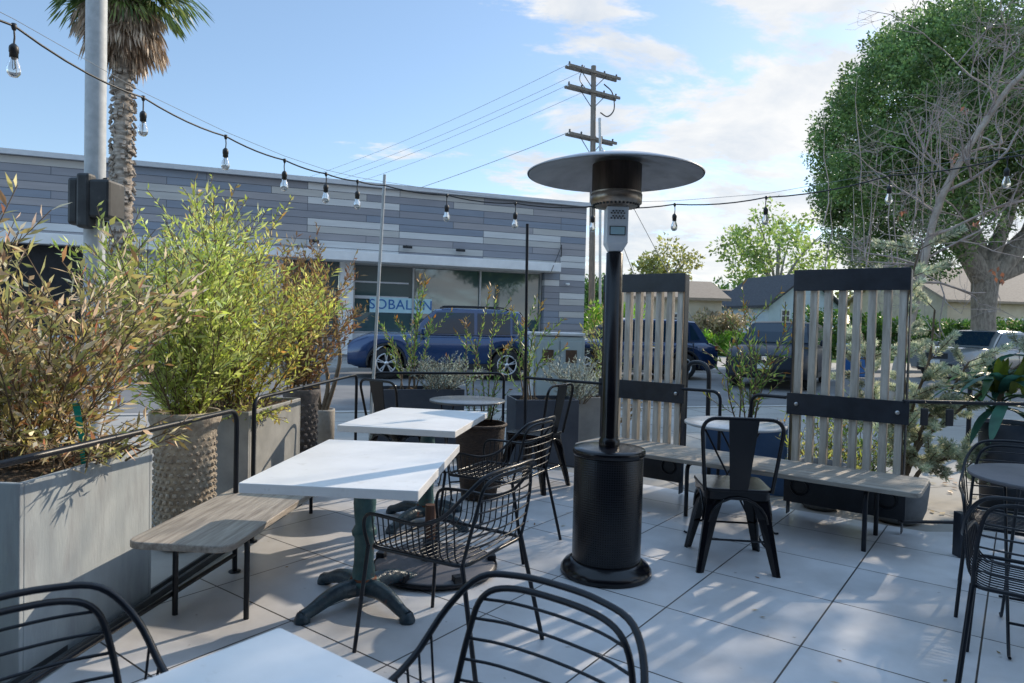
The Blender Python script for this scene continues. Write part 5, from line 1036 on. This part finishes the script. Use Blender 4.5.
for mp_ in mains:
    q = spline(mp_,5); st_.tube(q, .016, 7, radii=list(np.linspace(.019,.007,len(q))))
    for k in range(24):
        i = rgw.randint(int(len(q)*.25), len(q)-1); a = rgw.random()*6.28; d = unit(Vector((math.cos(a), math.sin(a)*.7, rgw.uniform(-.15,1.0)))); l = rgw.uniform(.10,.30); e_ = q[i]+d*l
        st_.tube([q[i], e_], .004, 4, caps=False); wool(q[i].lerp(e_,.25), e_+d*.03)
st_.build('branches', K['stem'], wb_); P = np.array(P); leaf_object('needles', P, np.array(D), .046, .0075, K['woolly'], wb_)
# broad leaved plant at right
ag = thing('broad_leaved_plant', 'broad drooping blue-green and yellow leaves at the right edge', 'plant', (3.66,5.10,.62)); rga = random.Random(9)
def strap_leaf(mb_, base, az_, el, l, w_, sag):
    n_ = 7; d = Vector((math.cos(az_)*math.cos(el), math.sin(az_)*math.cos(el), math.sin(el))); side = unit(d.cross(Vector((0,0,1)))); p = Vector(base); rows = []
    for k in range(n_+1):
        f_ = k/n_; wd = w_*math.sin(pi*min(1, .12+f_*.88))**.7*(1 if f_ < 1 else .02); rows += [p-side*wd/2+Vector((0,0,.012)), p.copy(), p+side*wd/2+Vector((0,0,.012))]; d = unit(d + Vector((0,0,-sag/n_))); p = p + d*l/n_
    mb_.add(rows, [(3*k+j, 3*k+j+1, 3*k+j+4, 3*k+j+3) for k in range(n_) for j in (0,1)], True)
for nm, m_, cnt, elr in (('leaves', K['agave'], 34, (5,65)), ('young_leaves', K['agavey'], 9, (60,85))):
    mb = MB()
    for k in range(cnt): strap_leaf(mb, (rga.gauss(0,.05), rga.gauss(0,.05), rga.uniform(.1,.42) if nm == 'leaves' else .25), rga.random()*6.28, R(rga.uniform(*elr)), (rga.uniform(.38,.58) if nm == 'leaves' else rga.uniform(.24,.36)), rga.uniform(.06,.09), rga.uniform(.9,2.2) if nm == 'leaves' else .4)
    mb.build(nm, m_, ag)
MB().tube([(0,0,-.02),(.01,0,.45)], .022, 8).build('stem', K['stem'], ag)
gt = thing('grass_tuft', 'arching green grass tuft in the low bowl at the left edge', 'grass', (-2.08,2.02,.19)); mb = MB()
for k in range(60): strap_leaf(mb, (rga.gauss(0,.05), rga.gauss(0,.05), 0), rga.random()*6.28, R(rga.uniform(40,85)), rga.uniform(.22,.4), .009, 2.0)
mb.build('blades', K['greenleaf'], gt)
# fallen leaves outside the fence
P = np.column_stack([rng.uniform(2.9,4.2,60), rng.uniform(4.7,6.4,60), np.full(60,.0)]); D = np.column_stack([rng.normal(size=60), rng.normal(size=60), np.full(60,.05)])
o = leaf_object('fallen_leaves', P, D, .07, .035, K['brownleaf'], N=np.tile([0,0,1.],(60,1))+rng.normal(size=(60,3))*.1); tag(o, 'scattered dry leaves on the sidewalk right of the screens', 'leaves', kind='stuff')
# unseen tree added as a shade caster; unseen restaurant front behind the camera
shade_tree = simple_tree('tree', 'unseen leafy tree added outside the right edge to shade the patio floor', (12.25,8.2,-.02), 9.8, 3.65, .22, K['ficusleaf'], 560, 170, .19, 77, .65, .85)
rs = thing('restaurant_building', 'unseen restaurant front behind the patio with dark windows, shaped to cut sky light', 'building', (0,-4.5,0))
MB().box((1,-2,4.2),(26,4,8.4)).build('wall', K['dark_planter'], rs)  # height and dark colour shaped to cut sky light and reflections from behind
for x in (-7,-3,1,5,9): MB().box((x,.03,1.5),(2.8,.06,2.4)).build('window', K['carglass'], rs)
MB().box((1,1.6,3.35),(20,3.2,.12)).build('added_awning', K['dark_planter'], rs)  # overhang added to screen off sky light above the patio


P = np.column_stack([rng.uniform(-1.2,2.6,34), rng.uniform(1.8,5.0,34), np.full(34,.004)]); D = np.column_stack([rng.normal(size=34), rng.normal(size=34), np.full(34,.03)])
o = leaf_object('fallen_leaves', P, D, rng.uniform(.02,.05,34), .012, K['brownleaf'], N=np.tile([0,0,1.],(34,1))+rng.normal(size=(34,3))*.15); tag(o, 'tiny dry leaves scattered over the patio tiles', 'leaves', kind='stuff')
